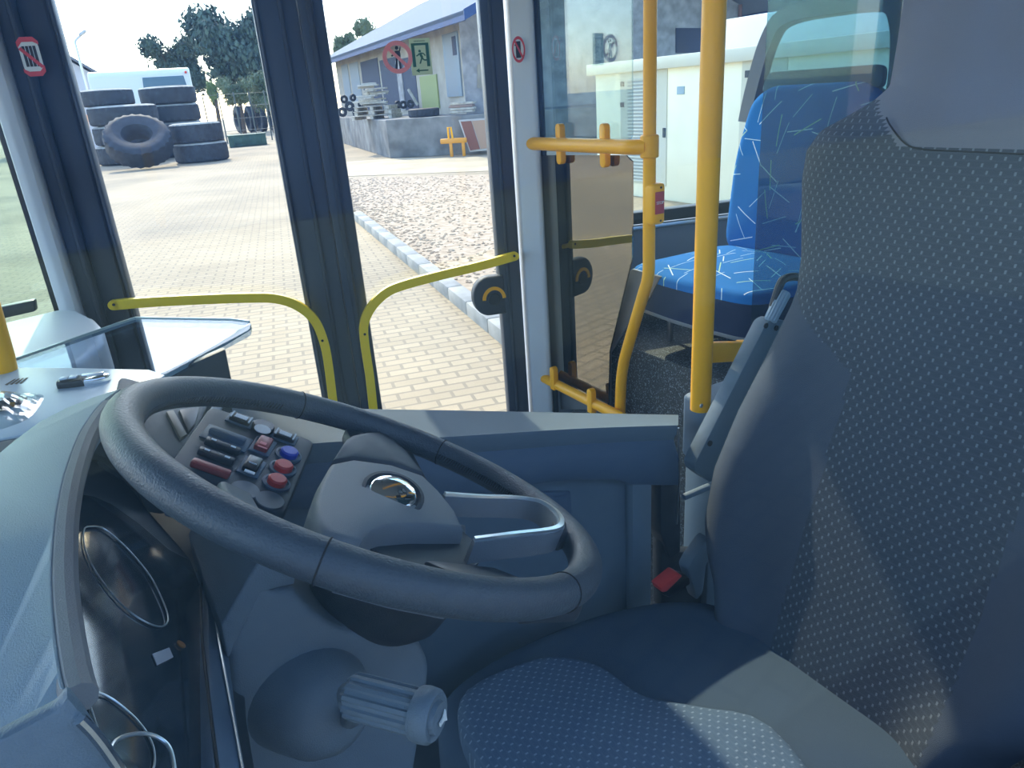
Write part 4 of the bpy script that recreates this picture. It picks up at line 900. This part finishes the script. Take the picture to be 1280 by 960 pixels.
def seat_tyre(pxc, pyb, wpx, label, dist, z0, wd, dR=1, lugs=26):
    """lying tyre: centre column pxc, width wpx in the frame, at the given distance, resting at height z0"""
    r = ray(pxc, 150); k = dist/math.hypot(r.x, r.y); p = V((r.x*k, r.y*k, z0+wd/2)); dep = (p-CO).dot(FW)
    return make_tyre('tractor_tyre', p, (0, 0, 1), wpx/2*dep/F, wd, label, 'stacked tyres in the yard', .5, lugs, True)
T0 = G(240, 205); D0 = math.hypot(T0.x, T0.y)+1.0
Tl = .74
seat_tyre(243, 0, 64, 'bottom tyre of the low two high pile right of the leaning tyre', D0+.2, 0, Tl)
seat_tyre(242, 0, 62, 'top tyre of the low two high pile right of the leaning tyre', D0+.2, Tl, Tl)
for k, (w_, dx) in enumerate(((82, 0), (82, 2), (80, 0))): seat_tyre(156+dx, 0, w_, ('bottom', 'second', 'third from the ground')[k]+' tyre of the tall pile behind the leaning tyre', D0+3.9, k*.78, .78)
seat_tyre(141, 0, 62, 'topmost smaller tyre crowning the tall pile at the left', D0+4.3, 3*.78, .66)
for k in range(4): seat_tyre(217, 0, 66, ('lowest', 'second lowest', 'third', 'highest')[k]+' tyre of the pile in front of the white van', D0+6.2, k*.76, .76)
T1 = G(182, 212); d1v = V((T1.x, T1.y, 0)).normalized(); R1 = 40*((T1-CO).dot(FW))/F
axl = (-d1v*.60+V((0, 0, .80))).normalized(); upv = (V((0, 0, 1))-axl*axl.z).normalized()
make_tyre('tractor_tyre', T1+d1v*.9+V((0, 0, R1*upv.z*.985+.36*axl.z)), axl, R1, .80, 'big tyre leaning upright against the tall pile, its hole facing the bus', 'stacked tyres in the yard', .40, 24)
# row of upright tyres and the crate farther off
for k in range(4):
    p = G(302+k*14, 166-k*.6); dd_ = V((p.x, p.y, 0)).normalized(); dep = (p-CO).dot(FW); R_ = 15.5*dep/F
    make_tyre('tractor_tyre', p+V((0, 0, R_)), (V((dd_.y, -dd_.x, 0))+dd_*.25), R_, R_*.46, ('leftmost', 'second from the left', 'third from the left', 'rightmost')[k]+' of the upright tyres standing beyond the green crate', 'upright tyres by the fence', .5, 18)
GRN = mat('crate_green', (.06, .12, .085), .7, var=.3, vscale=2)
p = G(311, 183); dep = (p-CO).dot(FW); s_ = dep/F; dd_ = V((p.x, p.y, 0)).normalized(); rr_ = V((dd_.y, -dd_.x, 0)); RR = M((rr_, dd_, ZU)).transposed()
b = new(); box(b, p+dd_*.7+V((0, 0, 7.0*s_)), (45*s_, 1.3, 13.5*s_), .04, RR); box(b, p+dd_*.7+V((0, 0, 13.6*s_)), (46.5*s_, 1.36, 1.4*s_), .03, RR)
for k in (-.36, -.12, .12, .36): box(b, p+rr_*(45*s_*k)+dd_*.03+V((0, 0, 6.6*s_)), (1.2*s_, .08, 11.5*s_), .01, RR)
tag(obj('storage_crate', b, GRN), 'low dark green crate on the sunlit yard', 'crate')
# white van
VANW = mat('van_white', (.75, .74, .68), .35); VGL = mat('van_window', (.10, .16, .19), .1)
t0 = atD(243, 118, D0+15); vd = V((t0.x, t0.y, 0)).normalized(); vr = V((vd.y, -vd.x, 0)); dep = (t0-CO).dot(FW); s_ = dep/F; RV = M((vr, vd, ZU)).transposed()
zt = atD(240, 83, D0+15).z; zb = 0
t = thing('van', (t0.x, t0.y, 0), 'white van parked behind the tyre piles', 'van')
ctr = V((t0.x, t0.y, 0)) - vr*(57*s_)
b = new(); cs = [(0, .45), (0, zt*.62), (.35, zt*.97), (.9, zt), (4.6, zt), (4.6, .45)]
L2 = 57*s_; left = ctr - vr*L2
b = new(); prof = [(0, .5), (0, zt*.60), (.25, zt*.93), (.6, zt), (2.2, zt), (2.2, .5)]
prism(b, [left+vd*a+V((0, 0, h)) for a, h in prof], vr*(L2*2), .10, 3); obj('van_body', b, VANW, t)
b = new(); ws = [left+vr*(L2*2*u)+vd*(a-.04)+V((0, 0, h)) for u, a, h in ((.50, .02, zt*.61), (.96, .02, zt*.61), (.93, .22, zt*.90), (.52, .22, zt*.90))]; prism(b, ws, vd*.05, .01); obj('rear_window', b, VGL, t)
b = new(); box(b, left+vr*(L2*1.92)-vd*-.3+V((0, 0, zt*.94)), (.12, .3, .12), .02, RV); obj('tail_lamp', b, RED, t)
for u in (.12, .88):
    b = new(); c = left+vr*(L2*2*u)+vd*.4+V((0, 0, .36)); lathe(b, [(.2, -.1), (.36, -.1), (.37, 0), (.36, .1), (.2, .1)], c, vd, 24); obj('wheel', b, TYRE, t)
# gable house
HW = mat('house_wall', (.58, .57, .60), .85); HR = mat('house_roof', (.16, .17, .20), .7)
h0 = atD(119, 105, D0+24); hd = V((h0.x, h0.y, 0)).normalized(); hr = V((hd.y, -hd.x, 0)); dep = (h0-CO).dot(FW); s_ = dep/F
t = thing('house', (h0.x, h0.y, 0), 'pale gable end house at the far left behind the tyres', 'house')
ze, zr = atD(119, 92, D0+24).z, atD(70, 52, D0+24).z; A_ = V((h0.x, h0.y, 0)); Wd = 50*s_
b = new(); prism(b, [A_, A_-hr*2*Wd, A_-hr*2*Wd+V((0, 0, ze)), A_-hr*Wd+V((0, 0, zr)), A_+V((0, 0, ze))], hd*8, .01); obj('house_wall', b, HW, t, smooth=False)
b = new(); ov = .9
for sg_ in (1, -1):
    a0_ = A_-hr*Wd+V((0, 0, zr+.15)); a1_ = A_-hr*Wd+hr*sg_*(Wd+ov)+V((0, 0, ze-(zr-ze)*ov/Wd+.15)); prism(b, [a0_-hd*.6, a1_-hd*.6, a1_-hd*.6+V((0, 0, .18)), a0_-hd*.6+V((0, 0, .18))], hd*9, .02)
obj('roof', b, HR, t, smooth=False)
b = new(); gpt = A_+hr*(ov*1.0)+V((0, 0, ze-.1)); tube(b, smoothpath([gpt-hd*.5, gpt-hd*.5+hr*.5-V((0, 0, .5)), gpt-hd*.5+hr*.35-V((0, 0, 1.2)), gpt-hd*.5-hr*.8-V((0, 0, 1.7)), gpt-hd*.4-hr*.9-V((0, 0, 3))], 4), .10, 8); obj('downpipe', b, HR, t)
# street lamp
lp0 = atD(96, 62, D0+20); hdp = V((lp0.x, lp0.y, 0)).normalized(); hrp = V((hdp.y, -hdp.x, 0)); dep = (lp0-CO).dot(FW); s_ = dep/F
t = thing('street_lamp', (lp0.x, lp0.y, 0), 'grey street lamp above the gable house roof', 'street lamp')
zz = lambda py: atD(100, py, D0+20).z
b = new(); base = V((lp0.x, lp0.y, 0)); tube(b, [base, base+V((0, 0, zz(54)))]+[base+hrp*(u*s_)+V((0, 0, zz(y))) for u, y in ((1, 51), (4, 48), (8, 45))], .07, 8); obj('lamp_post', b, STEEL, t)
b = new(); hc_ = base+hrp*(11*s_)+V((0, 0, zz(41.5))); box(b, hc_, (11*s_, .5, 3.6*s_), .12, M((V(hrp*.85+ZU*.5).normalized(), hdp, V(ZU*.85-hrp*.5).normalized())).transposed(), 3); obj('lamp_head', b, mat('lamp_grey', (.45, .48, .50), .4), t)

# loading dock and what is on it
CONC = mat('dock_concrete', (.22, .22, .21), .92, var=.35, vscale=1.6, bump=.4, bscale=20)
dk0 = G(488, 198); zd = onP(486, 150, V((dk0.x, dk0.y, 0)), V((dk0.x, dk0.y, 0)).dot(dk0)).z
dkL = G(447, 185); dkR = G(612, 191)
uR = (dkR-dk0).normalized(); uL = (dkL-dk0).normalized()
b = new(); ol = [dk0, dk0+uR*26, dk0+uR*26+uL*16, dk0+uL*34]; prism(b, ol, (0, 0, zd), .02); struct('trim_9', b, CONC, 'grey weathered concrete loading dock', 'loading dock', smooth=False)
def onDock(px, py): return onZ(px, py, zd)
def Mx(px, py, dp, z=None):     # a point dp metres behind the dock front along the view
    p = onP(px, py, V((-uR.y, uR.x, 0)), V((-uR.y, uR.x, 0)).dot(dk0+uL*0)+dp) ; return p
fN = V((-uR.y, uR.x, 0)); fN = fN if fN.dot(dk0) > 0 else -fN
def onF(px, py, dp=0): return onP(px, py, fN, fN.dot(dk0)+dp)
# warehouse
WALLB = mat('render_wall', (.42, .38, .31), .9, var=.18, vscale=1.2, bump=.5, bscale=12); WALLC = mat('rough_block_wall', (.36, .35, .35), .95, var=.25, vscale=3, bump=1, bscale=14)
ROOFM = mat('roof_sheet', (.20, .23, .27), .85, spec=.08); BLUEF = mat('blue_fascia', (.02, .055, .17), .6); OPEN = mat('dark_bay', (.045, .055, .09), .8); DOORB = mat('pale_blue_door', (.20, .25, .29), .6)
wd_ = 27.0*1.0
def camp(X, Y): return V((X*math.cos(yaw)+Y*math.sin(yaw), -X*math.sin(yaw)+Y*math.cos(yaw), 0))
r = ray(583, 140); kD = 25.5
wA = atD(583, 140, kD); wA = V((wA.x, wA.y, 0)); ez = atD(583, 17, kD).z
wl = ray(418, 140); lw2 = V((wl.x, wl.y, 0)).normalized()
# far end of the long side: where the eaves, level at ez, are seen at (418,72)
rr_ = ray(418, 72); kk = (ez-CAMH)/rr_.z; wB = CO+rr_*kk; wB.z = 0
rr_ = ray(925, 6); kk = (ez-CAMH)/rr_.z; wC = CO+rr_*kk; wC.z = 0
lu = (wB-wA).normalized(); gu = (wC-wA).normalized(); gl_ = (wC-wA).length
t = thing('warehouse', wA+lu*10+gu*5, 'long pale warehouse with blue roof edge behind the loading dock', 'building')
gn = V((gu.y, -gu.x, 0)); gn = gn if gn.dot(-wA) > 0 else -gn; ln_ = V((lu.y, -lu.x, 0)); ln_ = ln_ if ln_.dot(-gu) > 0 else -ln_
Lw = (wB-wA).length
b = new(); prism(b, [wA, wB, wB+V((0, 0, ez)), wA+V((0, 0, ez))], -ln_*.3); obj('long_wall', b, WALLB, t, smooth=False)
b = new(); prism(b, [wA-gn*.0, wC, wC+V((0, 0, ez)), wA.lerp(wC, .5)+V((0, 0, ez+gl_*.22)), wA+V((0, 0, ez))], -gn*.3); prism(b, [wC-gn*.3, wC+lu*Lw, wC+lu*Lw+V((0, 0, ez)), wC-gn*.3+V((0, 0, ez))], -gu*.3); obj('gable_wall', b, WALLC, t, smooth=False)
rg_ = wA.lerp(wC, .5)+V((0, 0, ez+gl_*.22+.1)); sl_ = (rg_-(wA+V((0, 0, ez)))); ovh = .9
e0 = wA+V((0, 0, ez+.1))-sl_.normalized()*ovh-lu*2.6; r0 = rg_-lu*2.6
b = new(); prism(b, [e0, r0, r0+lu*(Lw+3.6), e0+lu*(Lw+3.6)], V((0, 0, .12)))
e1_ = wC+V((0, 0, ez+.1))+(wC+V((0, 0, ez))-rg_).normalized()*ovh-lu*2.6; prism(b, [e1_, r0, r0+lu*(Lw+3.6), e1_+lu*(Lw+3.6)], V((0, 0, .12))); obj('roof', b, ROOFM, t, smooth=False)
b = new()
for p_ in (e0, e1_): prism(b, [p_-V((0, 0, .14)), p_+V((0, 0, .10)), p_+V((0, 0, .10))+lu*(Lw+3.6), p_-V((0, 0, .14))+lu*(Lw+3.6)], -ln_*.06 if p_ is e0 else gu*.06)
for a_, c_ in ((e0, r0), (r0, e1_)): prism(b, [a_-V((0, 0, .14)), c_-V((0, 0, .14)), c_+V((0, 0, .14)), a_+V((0, 0, .14))], gn*.06)
obj('blue_fascia', b, BLUEF, t, smooth=False)
lD = ln_.dot(wA)
def onL(px, py, off=.02): return onP(px, py, ln_, lD+off)
def lrect(x0, x1, y0, y1, m, nm, off=.02, par=None):
    a0_, a1_ = onL(x0, y0, off), onL(x1, y0, off); zt_ = onL(x0, y0, off).z; zb_ = onL(x0, y1, off).z
    b = new(); prism(b, [V((a0_.x, a0_.y, zb_)), V((a1_.x, a1_.y, zb_)), V((a1_.x, a1_.y, zt_)), V((a0_.x, a0_.y, zt_))], -ln_*.06); return obj(nm, b, m, par or t, smooth=False)
lrect(426, 434, 82, 128, DOORB, 'window'); lrect(436, 447, 80, 128, DOORB, 'window'); lrect(450, 472, 78, 138, OPEN, 'bay_opening'); lrect(474, 496, 76, 138, OPEN, 'bay_opening'); lrect(500, 517, 74, 138, OPEN, 'bay_opening')
lrect(494, 500, 76, 138, WALLC, 'bay_pillar', .06)
dr = lrect(552, 571, 44, 122, DOORB, 'loading_door', .05); lrect(564, 569, 46, 70, OPEN, 'door_vent', .06, dr)
lrect(524, 545, 96, 136, mat('green_panel', (.30, .34, .12), .7), 'green_panel', .05)
gD = gn.dot(wA)
for x0, x1, y0, y1, m, nm in ((845, 880, 35, 66, OPEN, 'dark_window'), (597, 611, 80, 110, WALLB, 'wall_patch')):
    q = [onP(x, y, gn, gD+.03) for x, y in ((x0, y1), (x1, y1), (x1, y0), (x0, y0))]; b = new(); prism(b, q, -gn*.06); obj(nm, b, m, t, smooth=False)
b = new(); p_ = onP(924, 40, gn, gD+.1); tube(b, [V((p_.x, p_.y, 0)), V((p_.x, p_.y, ez))], .07, 8); obj('downpipe', b, mat('rust_pipe', (.20, .10, .08), .7), t)
# pallets and pale planks on the dock
WOODG = mat('grey_wood', (.48, .45, .38), .9, var=.25, vscale=8); PALE = mat('pale_plank', (.46, .44, .38), .8, var=.15, vscale=6)
def dist_scale(p): return (p-CO).dot(FW)/F
pc = onF(472, 149, 3.0); pc.z = zd; s_ = dist_scale(pc)
ru = uR
def pallet(c, w0, d0, rz, label):
    t = thing('pallet', c, label, 'pallet', 'pallets on the loading dock'); R3 = M.Rotation(rz, 3, 'Z'); B0 = M((ru, V((-ru.y, ru.x, 0)), ZU)).transposed() @ R3
    b = new()
    for k in range(6): box(b, c+B0 @ V((0, (k/5-.5)*d0*.92, .13)), (w0, d0*.13, .022), .003, B0)
    obj('deck_boards', b, WOODG, t)
    for k in range(3):
        b = new(); box(b, c+B0 @ V(((k-1)*w0*.44, 0, .06)), (.12, d0, .115), .004, B0); obj('bearer', b, WOODG, t)
    return t
for k in range(3): pallet(pc+V((0, 0, .15*k))+ru*(.05*(k % 2)), 54*s_*(1-.09*k), 1.2, .03*k, ('lowest', 'middle', 'uppermost')[k]+' weathered pallet of the stack on the dock')
rp_ = random.Random(11)
for k in range(13):
    lv = k//4; zz_ = zd+.49+.058*k; o = pc+ru*rp_.uniform(-.3, .3)*(1-.2*lv)+V((-ru.y, ru.x, 0))*rp_.uniform(-.5, .5); a_ = rp_.uniform(-.35, .35); L_ = s_*rp_.uniform(20, 42)*(1-.17*lv)
    dvv = (ru*math.cos(a_)+V((-ru.y, ru.x, 0))*math.sin(a_)+V((0, 0, rp_.uniform(-.008, .008)))).normalized(); b = new(); c = V((o.x, o.y, zz_))
    x_, y_, z_ = axes(dvv); box(b, c, (.26, .055, L_), .01, M((x_, y_, z_)).transposed())
    tag(obj('plank', b, PALE), 'pale loose plank heaped on the pallet stack', 'plank', 'planks heaped on the pallets')
c = pc-ru*(8*s_)+V((0, 0, .95)); b = new(); bmesh.ops.create_icosphere(b, subdivisions=2, radius=2.6*s_, matrix=M.Translation(c)); bmesh.ops.create_cone(b, cap_ends=True, segments=16, radius1=2*s_, radius2=2*s_, depth=5*s_, matrix=M.Translation(c-V((0, 0, 3*s_)))); tag(obj('round_drum', b, PALE), 'small pale round topped drum on the plank heap', 'drum')
# scrap left of the pallets and behind them
for k, (px, py, rr0) in enumerate(((428, 140, 6), (437, 133, 6), (446, 141, 5.5), (430, 124, 5), (441, 122, 4.5), (452, 130, 5), (504, 131, 5), (513, 130, 5), (497, 131, 5))):
    dpt = 9 if k < 6 else 5; p = onF(px, py, dpt); s2 = dist_scale(p); R_ = rr0*s2
    make_tyre('scrap_wheel', p, V((rp_.uniform(-.6, .6), -1, rp_.uniform(-.3, .5))), R_, R_*.7, 'grey scrap wheel in the jumble on the dock left of the pallet stack' if k < 6 else 'grey scrap wheel on the dock right of the plank heap', 'scrap wheels left of the pallets' if k < 6 else 'scrap wheels right of the planks', .35, 12)
p = onF(530, 143, 1.2); p.z = zd+.0; s2 = dist_scale(p); make_tyre('flat_tyre', p+V((0, 0, 5*s2)), ZU, 19.5*s2, 10*s2, 'dark tyre lying flat on the dock edge below the green panel', None, .55, 22)
p = onF(517, 128, 3.6); s2 = dist_scale(p); b = new(); box(b, p+V((0, 0, 6*s2)), (3.5*s2, 3*s2, 22*s2), .03, M((V(ru*.85+ZU*.45).normalized(), fN, V(ZU*.85-ru*.45).normalized())).transposed()); tag(obj('leaning_plank', b, PALE), 'white plank leaning beside the green panel', 'plank')
t = None
for k in range(4):
    p = onF(578, 140, .45); s2 = dist_scale(p); b = new(); box(b, V((p.x, p.y, zd+.10+k*3.2*s2))+ru*(.04*(k % 2)), (30*s2, .42, 2.8*s2), .02, M((ru, fN, ZU)).transposed())
    tag(obj('timber_board', b, (WOODG, PALE, mat('board_%s' % 'brown', (.30, .22, .19), .8), WOODG)[k]), ('lowest', 'second', 'third', 'topmost')[k]+' board of the small stack on the dock by the pale blue door', 'board', 'boards stacked on the dock')
# framed panels leaning on the dock front
t = thing('wooden_board', onF(590, 190, -.3), 'framed brown wooden panel leaning against the dock front', 'panel')
q4 = [(573, 150), (612, 147), (622, 187), (587, 190)]
def lean(px, py): 
    k = (190-py)/42; return onF(px, py, -.15-.55*(1-k))
b = new(); prism(b, [lean(*p) for p in q4], fN*.05, .01); obj('frame_board', b, mat('panel_frame', (.50, .45, .38), .7), t)
b = new(); prism(b, [lean(x, y)-fN*.02 for x, y in ((576, 152), (589, 151), (600, 186), (588, 188))], fN*.03); obj('brown_sheet', b, mat('brown_sheet_m', (.26, .10, .06), .7), t)
b = new(); prism(b, [lean(x, y)-fN*.02 for x, y in ((590, 151), (612, 149.5), (621, 184), (601, 186))], fN*.03); obj('tan_sheet', b, mat('tan_sheet_m', (.46, .28, .17), .7), t)
ORG = mat('orange_paint', (.75, .33, .04), .5)
p = onF(567, 176, -.8); s2 = dist_scale(p); t = thing('lifting_frame', V((p.x, p.y, 0)), 'orange steel lifting frame standing in front of the dock', 'lifting frame')
Bm = M((ru, fN, ZU)).transposed()
b = new(); box(b, p, (34*s2, 4*s2, 6*s2), .03, Bm); obj('beam', b, ORG, t)
b = new(); tube(b, [p+ru*(-6*s2)+ZU*(3*s2), p+ru*(-6*s2)+ZU*(16*s2), p+ru*(-2*s2)+ZU*(16*s2), p+ru*(-1*s2)+ZU*(3*s2)], 1.3*s2, 8); obj('lifting_loop', b, YEL, t)
for k in (-4, 12):
    b = new(); pz = p+ru*(k*s2); box(b, V((pz.x, pz.y, pz.z/2)), (4*s2, 3*s2, pz.z), .02, Bm); obj('leg', b, ORG, t)

# transformer kiosk
DEP = lambda px, py, dep: CO+ray(px, py)*dep
kA0 = DEP(744, 82, 12.2); kB0 = DEP(950, 57, 9.2); kA = V((kA0.x, kA0.y, 0)); kB = V((kB0.x, kB0.y, 0)); ku = (kB-kA).normalized(); zk = (kA0.z+kB0.z)/2
kn_ = V((ku.y, -ku.x, 0)); kn_ = kn_ if kn_.dot(-kA) > 0 else -kn_; KL = 7.0
KIOW = mat('kiosk_wall', (.84, .80, .62), .7, var=.04, vscale=2); KIOD = mat('kiosk_door', (.60, .58, .47), .5)
t = thing('transformer_kiosk', kA+ku*3.5, 'cream transformer kiosk with louvred door beside the yard', 'kiosk')
b = new(); prism(b, [kA, kA+ku*KL, kA+ku*KL-kn_*2.6, kA-kn_*2.6], (0, 0, zk-.14), .01); obj('kiosk_wall', b, KIOW, t)
b = new(); prism(b, [kA-ku*.13+kn_*.10, kA+ku*(KL+.13)+kn_*.10, kA+ku*(KL+.13)-kn_*2.7, kA-ku*.13-kn_*2.7], (0, 0, .17), .012); bmesh.ops.translate(b, vec=(0, 0, zk-.16), verts=b.verts[:]); obj('kiosk_roof', b, KIOD, t)
kD_ = kn_.dot(kA)
def onKi(px, py, off=.01): return onP(px, py, kn_, kD_+off)
def krect(x0, x1, y0, y1, m, nm, off=.012, par=None, th=.02):
    a0_, a1_ = onKi(x0, y0, off), onKi(x1, y0, off); zb_ = max(.05, onKi((x0+x1)/2, y1, off).z); zt_ = onKi((x0+x1)/2, y0, off).z
    b = new(); prism(b, [V((a0_.x, a0_.y, zb_)), V((a1_.x, a1_.y, zb_)), V((a1_.x, a1_.y, zt_)), V((a0_.x, a0_.y, zt_))], -kn_*th, .004); return obj(nm, b, m, par or t, smooth=False)
krect(775, 834, 86, 230, KIOD, 'louvred_door'); lv = krect(784, 806, 100, 226, mat('louvre_back', (.36, .38, .36), .6), 'louvre', .016)
a0_, a1_ = onKi(784, 105, .03), onKi(806, 105, .03); zt_, zb_ = onKi(795, 101).z, max(.15, onKi(795, 226).z)
b = new()
for k in range(30):
    z_ = zb_+(zt_-zb_)*k/29; prism(b, [V((a0_.x, a0_.y, z_)), V((a1_.x, a1_.y, z_)), V((a1_.x, a1_.y, z_+.022))-kn_*.02, V((a0_.x, a0_.y, z_+.022))-kn_*.02], V((0, 0, .006)))
obj('louvre_blades', b, KIOD, lv, smooth=False)
krect(846, 855, 108, 118, mat('sign_blue_grey', (.30, .42, .50), .5), 'warning_plate'); krect(828, 831, 160, 172, P_DARK, 'door_handle', .03)
krect(928, 985, 72, 230, KIOD, 'side_door'); krect(931, 938, 88, 97, P_DARK, 'hinge', .03); krect(775, 779, 102, 108, P_DARK, 'hinge', .03); krect(775, 779, 128, 134, P_DARK, 'hinge', .03)
# white trailer behind the kiosk
p = DEP(985, 40, 15.5); t = thing('trailer', V((p.x, p.y, 0)), 'white box trailer standing behind the cream kiosk', 'trailer')
b = new(); Bk = M((ku, -kn_, ZU)).transposed(); box(b, V((p.x, p.y, 1.7))+ku*1.2, (5.4, 2.2, 2.4), .06, Bk); obj('trailer_box', b, VANW, t)
for k in (-.6, .6):
    b = new(); disc(b, V((p.x, p.y, .4))+ku*(1.2+k)+kn_*.9, kn_, .4, .25, 24, .03); obj('wheel', b, TYRE, t)

# fence behind the yard
FEN = mat('fence_grey', (.12, .14, .13), .6)
p0_, p1_ = atD(256, 135, D0+17), atD(352, 135, D0+17); p0_.z = p1_.z = 0
t = thing('wire_fence', p0_.lerp(p1_, .5), 'thin wire fence between the yard and the green bushes', 'fence')
b = new(); zf = atD(300, 117, D0+17).z
for k in range(4): tube(b, [p0_+V((0, 0, zf*(.25+.25*k))), p1_+V((0, 0, zf*(.25+.25*k)))], .012, 5)
obj('fence_wire', b, FEN, t)
for k in range(6):
    b = new(); q_ = p0_.lerp(p1_, k/5); tube(b, [q_, q_+V((0, 0, zf+.1))], .04, 6); obj('fence_post', b, FEN, t)

# unseen dark shed added behind the camera, dims sky glare in the side window
b = new(); box(b, (9, -15, 3.6), (46, 6, 7.2), .1); box(b, (9, -15, 7.3), (47, 7, .25), .05); tag(obj('reflection_blocker', b, mat('blocker_dark', (.11, .15, .23), .9, var=.3, vscale=.6)), 'added dark shed behind the camera, dims sky reflections in the driver side window', 'building')
# trees and bushes
def leafmat(n, c1, c2):
    m = mat(n, c1, .8, col2=c2, vscale=.9); return m
LF1 = leafmat('leaf_blue_green', (.025, .050, .040), (.10, .15, .11)); LF2 = leafmat('leaf_green', (.05, .10, .03), (.18, .26, .08)); LF3 = leafmat('leaf_olive', (.06, .09, .045), (.20, .24, .13))
BARK = mat('bark', (.10, .075, .055), .95, bump=.8, bscale=20)
def crown(bm, c, rx, rz, n, ls, rnd, lumps=9):
    cs = [(V(c)+V((rnd.uniform(-.6, .6)*rx, rnd.uniform(-.6, .6)*rx, rnd.uniform(-.55, .6)*rz)), rnd.uniform(.42, .62)) for _ in range(lumps)]+[(V(c), .75)]
    for cc, k in cs:
        bb = new(); bmesh.ops.create_icosphere(bb, subdivisions=3, radius=1)
        for v in bb.verts: v.co *= rnd.uniform(.35, .74)
        bmesh.ops.transform(bb, matrix=M.Translation(cc) @ M.Diagonal((rx*k, rx*k, rz*k, 1)), verts=bb.verts[:]); merge(bm, bb)
    for i in range(n):
        cc, k = cs[i % len(cs)]; d = V((rnd.gauss(0, 1), rnd.gauss(0, 1), rnd.gauss(0, 1))).normalized(); r = rnd.uniform(.55, 1.0)
        p = cc+V((d.x*rx*k*r, d.y*rx*k*r, d.z*rz*k*r)); a, e, _ = axes((d+V((rnd.uniform(-.8, .8), rnd.uniform(-.8, .8), rnd.uniform(-.8, .8))))); s = ls*rnd.uniform(.6, 1.3)
        vs = [bm.verts.new(p+a*s*.5+e*0), bm.verts.new(p+e*s), bm.verts.new(p-a*s*.5), bm.verts.new(p-e*s*.6)]; bm.faces.new(vs)
def tree(px, ptop, pbot, wpx, dist, m, label, name='tree', n=2600, cat='tree', group=None, base=None):
    n = int(n*2.6); rnd = random.Random(px*7+1); pt, pb_ = atD(px, ptop, dist), atD(px, pbot, dist); s_ = dist_scale(pt); rz = (pt.z-pb_.z)/2; rx = wpx/2*s_; c = V((pt.x, pt.y, (pt.z+pb_.z)/2))
    t = thing(name, (pt.x, pt.y, 0), label, cat, group)
    b = new(); crown(b, c, rx, rz, n, max(rx, rz)*.068, rnd); obj('foliage', b, m, t, smooth=False)
    b = new(); th_ = max(.12, rx*.06); tube(b, [V((pt.x, pt.y, 0)), V((pt.x+.1, pt.y, max(.5, pb_.z))), c+V((.1, 0, 0)), c+V((0, 0, rz*.5))], th_, 8, rs=[th_*1.3, th_, th_*.7, th_*.2])
    for k in range(3): tube(b, [c-V((0, 0, rz*.6)), c+V((math.cos(k*2.1)*rx*.5, math.sin(k*2.1)*rx*.5, rz*.3))], th_*.35, 6)
    obj('trunk', b, BARK, t); return t
tree(205, 42, 120, 80, D0+52, LF1, 'rounded blue green tree above the white van', n=2600)
tree(292, 8, 125, 120, D0+42, LF1, 'tallest dense tree with a wide dark crown left of the middle door post', n=4200)
tree(352, 20, 130, 70, D0+58, LF1, 'dark tree mostly hidden by the middle door post', n=1800)
tree(262, 100, 138, 20, D0+21, LF2, 'narrow bright green shrub left of the pale bushes', 'shrub', 700, 'shrub')
tree(292, 96, 140, 46, D0+24, LF3, 'pale green bush behind the wire fence, left of the next bush', 'bush', 1300, 'bush')
tree(330, 88, 142, 56, D0+31, LF3, 'pale green bush behind the wire fence, close to the middle door post', 'bush', 1500, 'bush')
tree(428, 38, 80, 40, D0+60, LF3, 'small leafy tree over the far end of the warehouse roof', n=1200)
tree(462, 24, 80, 44, D0+64, LF3, 'taller leafy tree rising over the warehouse roof', n=1400)
tree(965, 6, 60, 60, 34, LF2, 'green tree between the warehouse corner and the trailer', n=1800)
tree(1035, -18, 60, 100, 38, LF2, 'broad green tree seen through the tinted partition glass', n=2600)
tree(1120, -30, 60, 110, 42, LF2, 'green tree beyond the second passenger seat', n=2200)
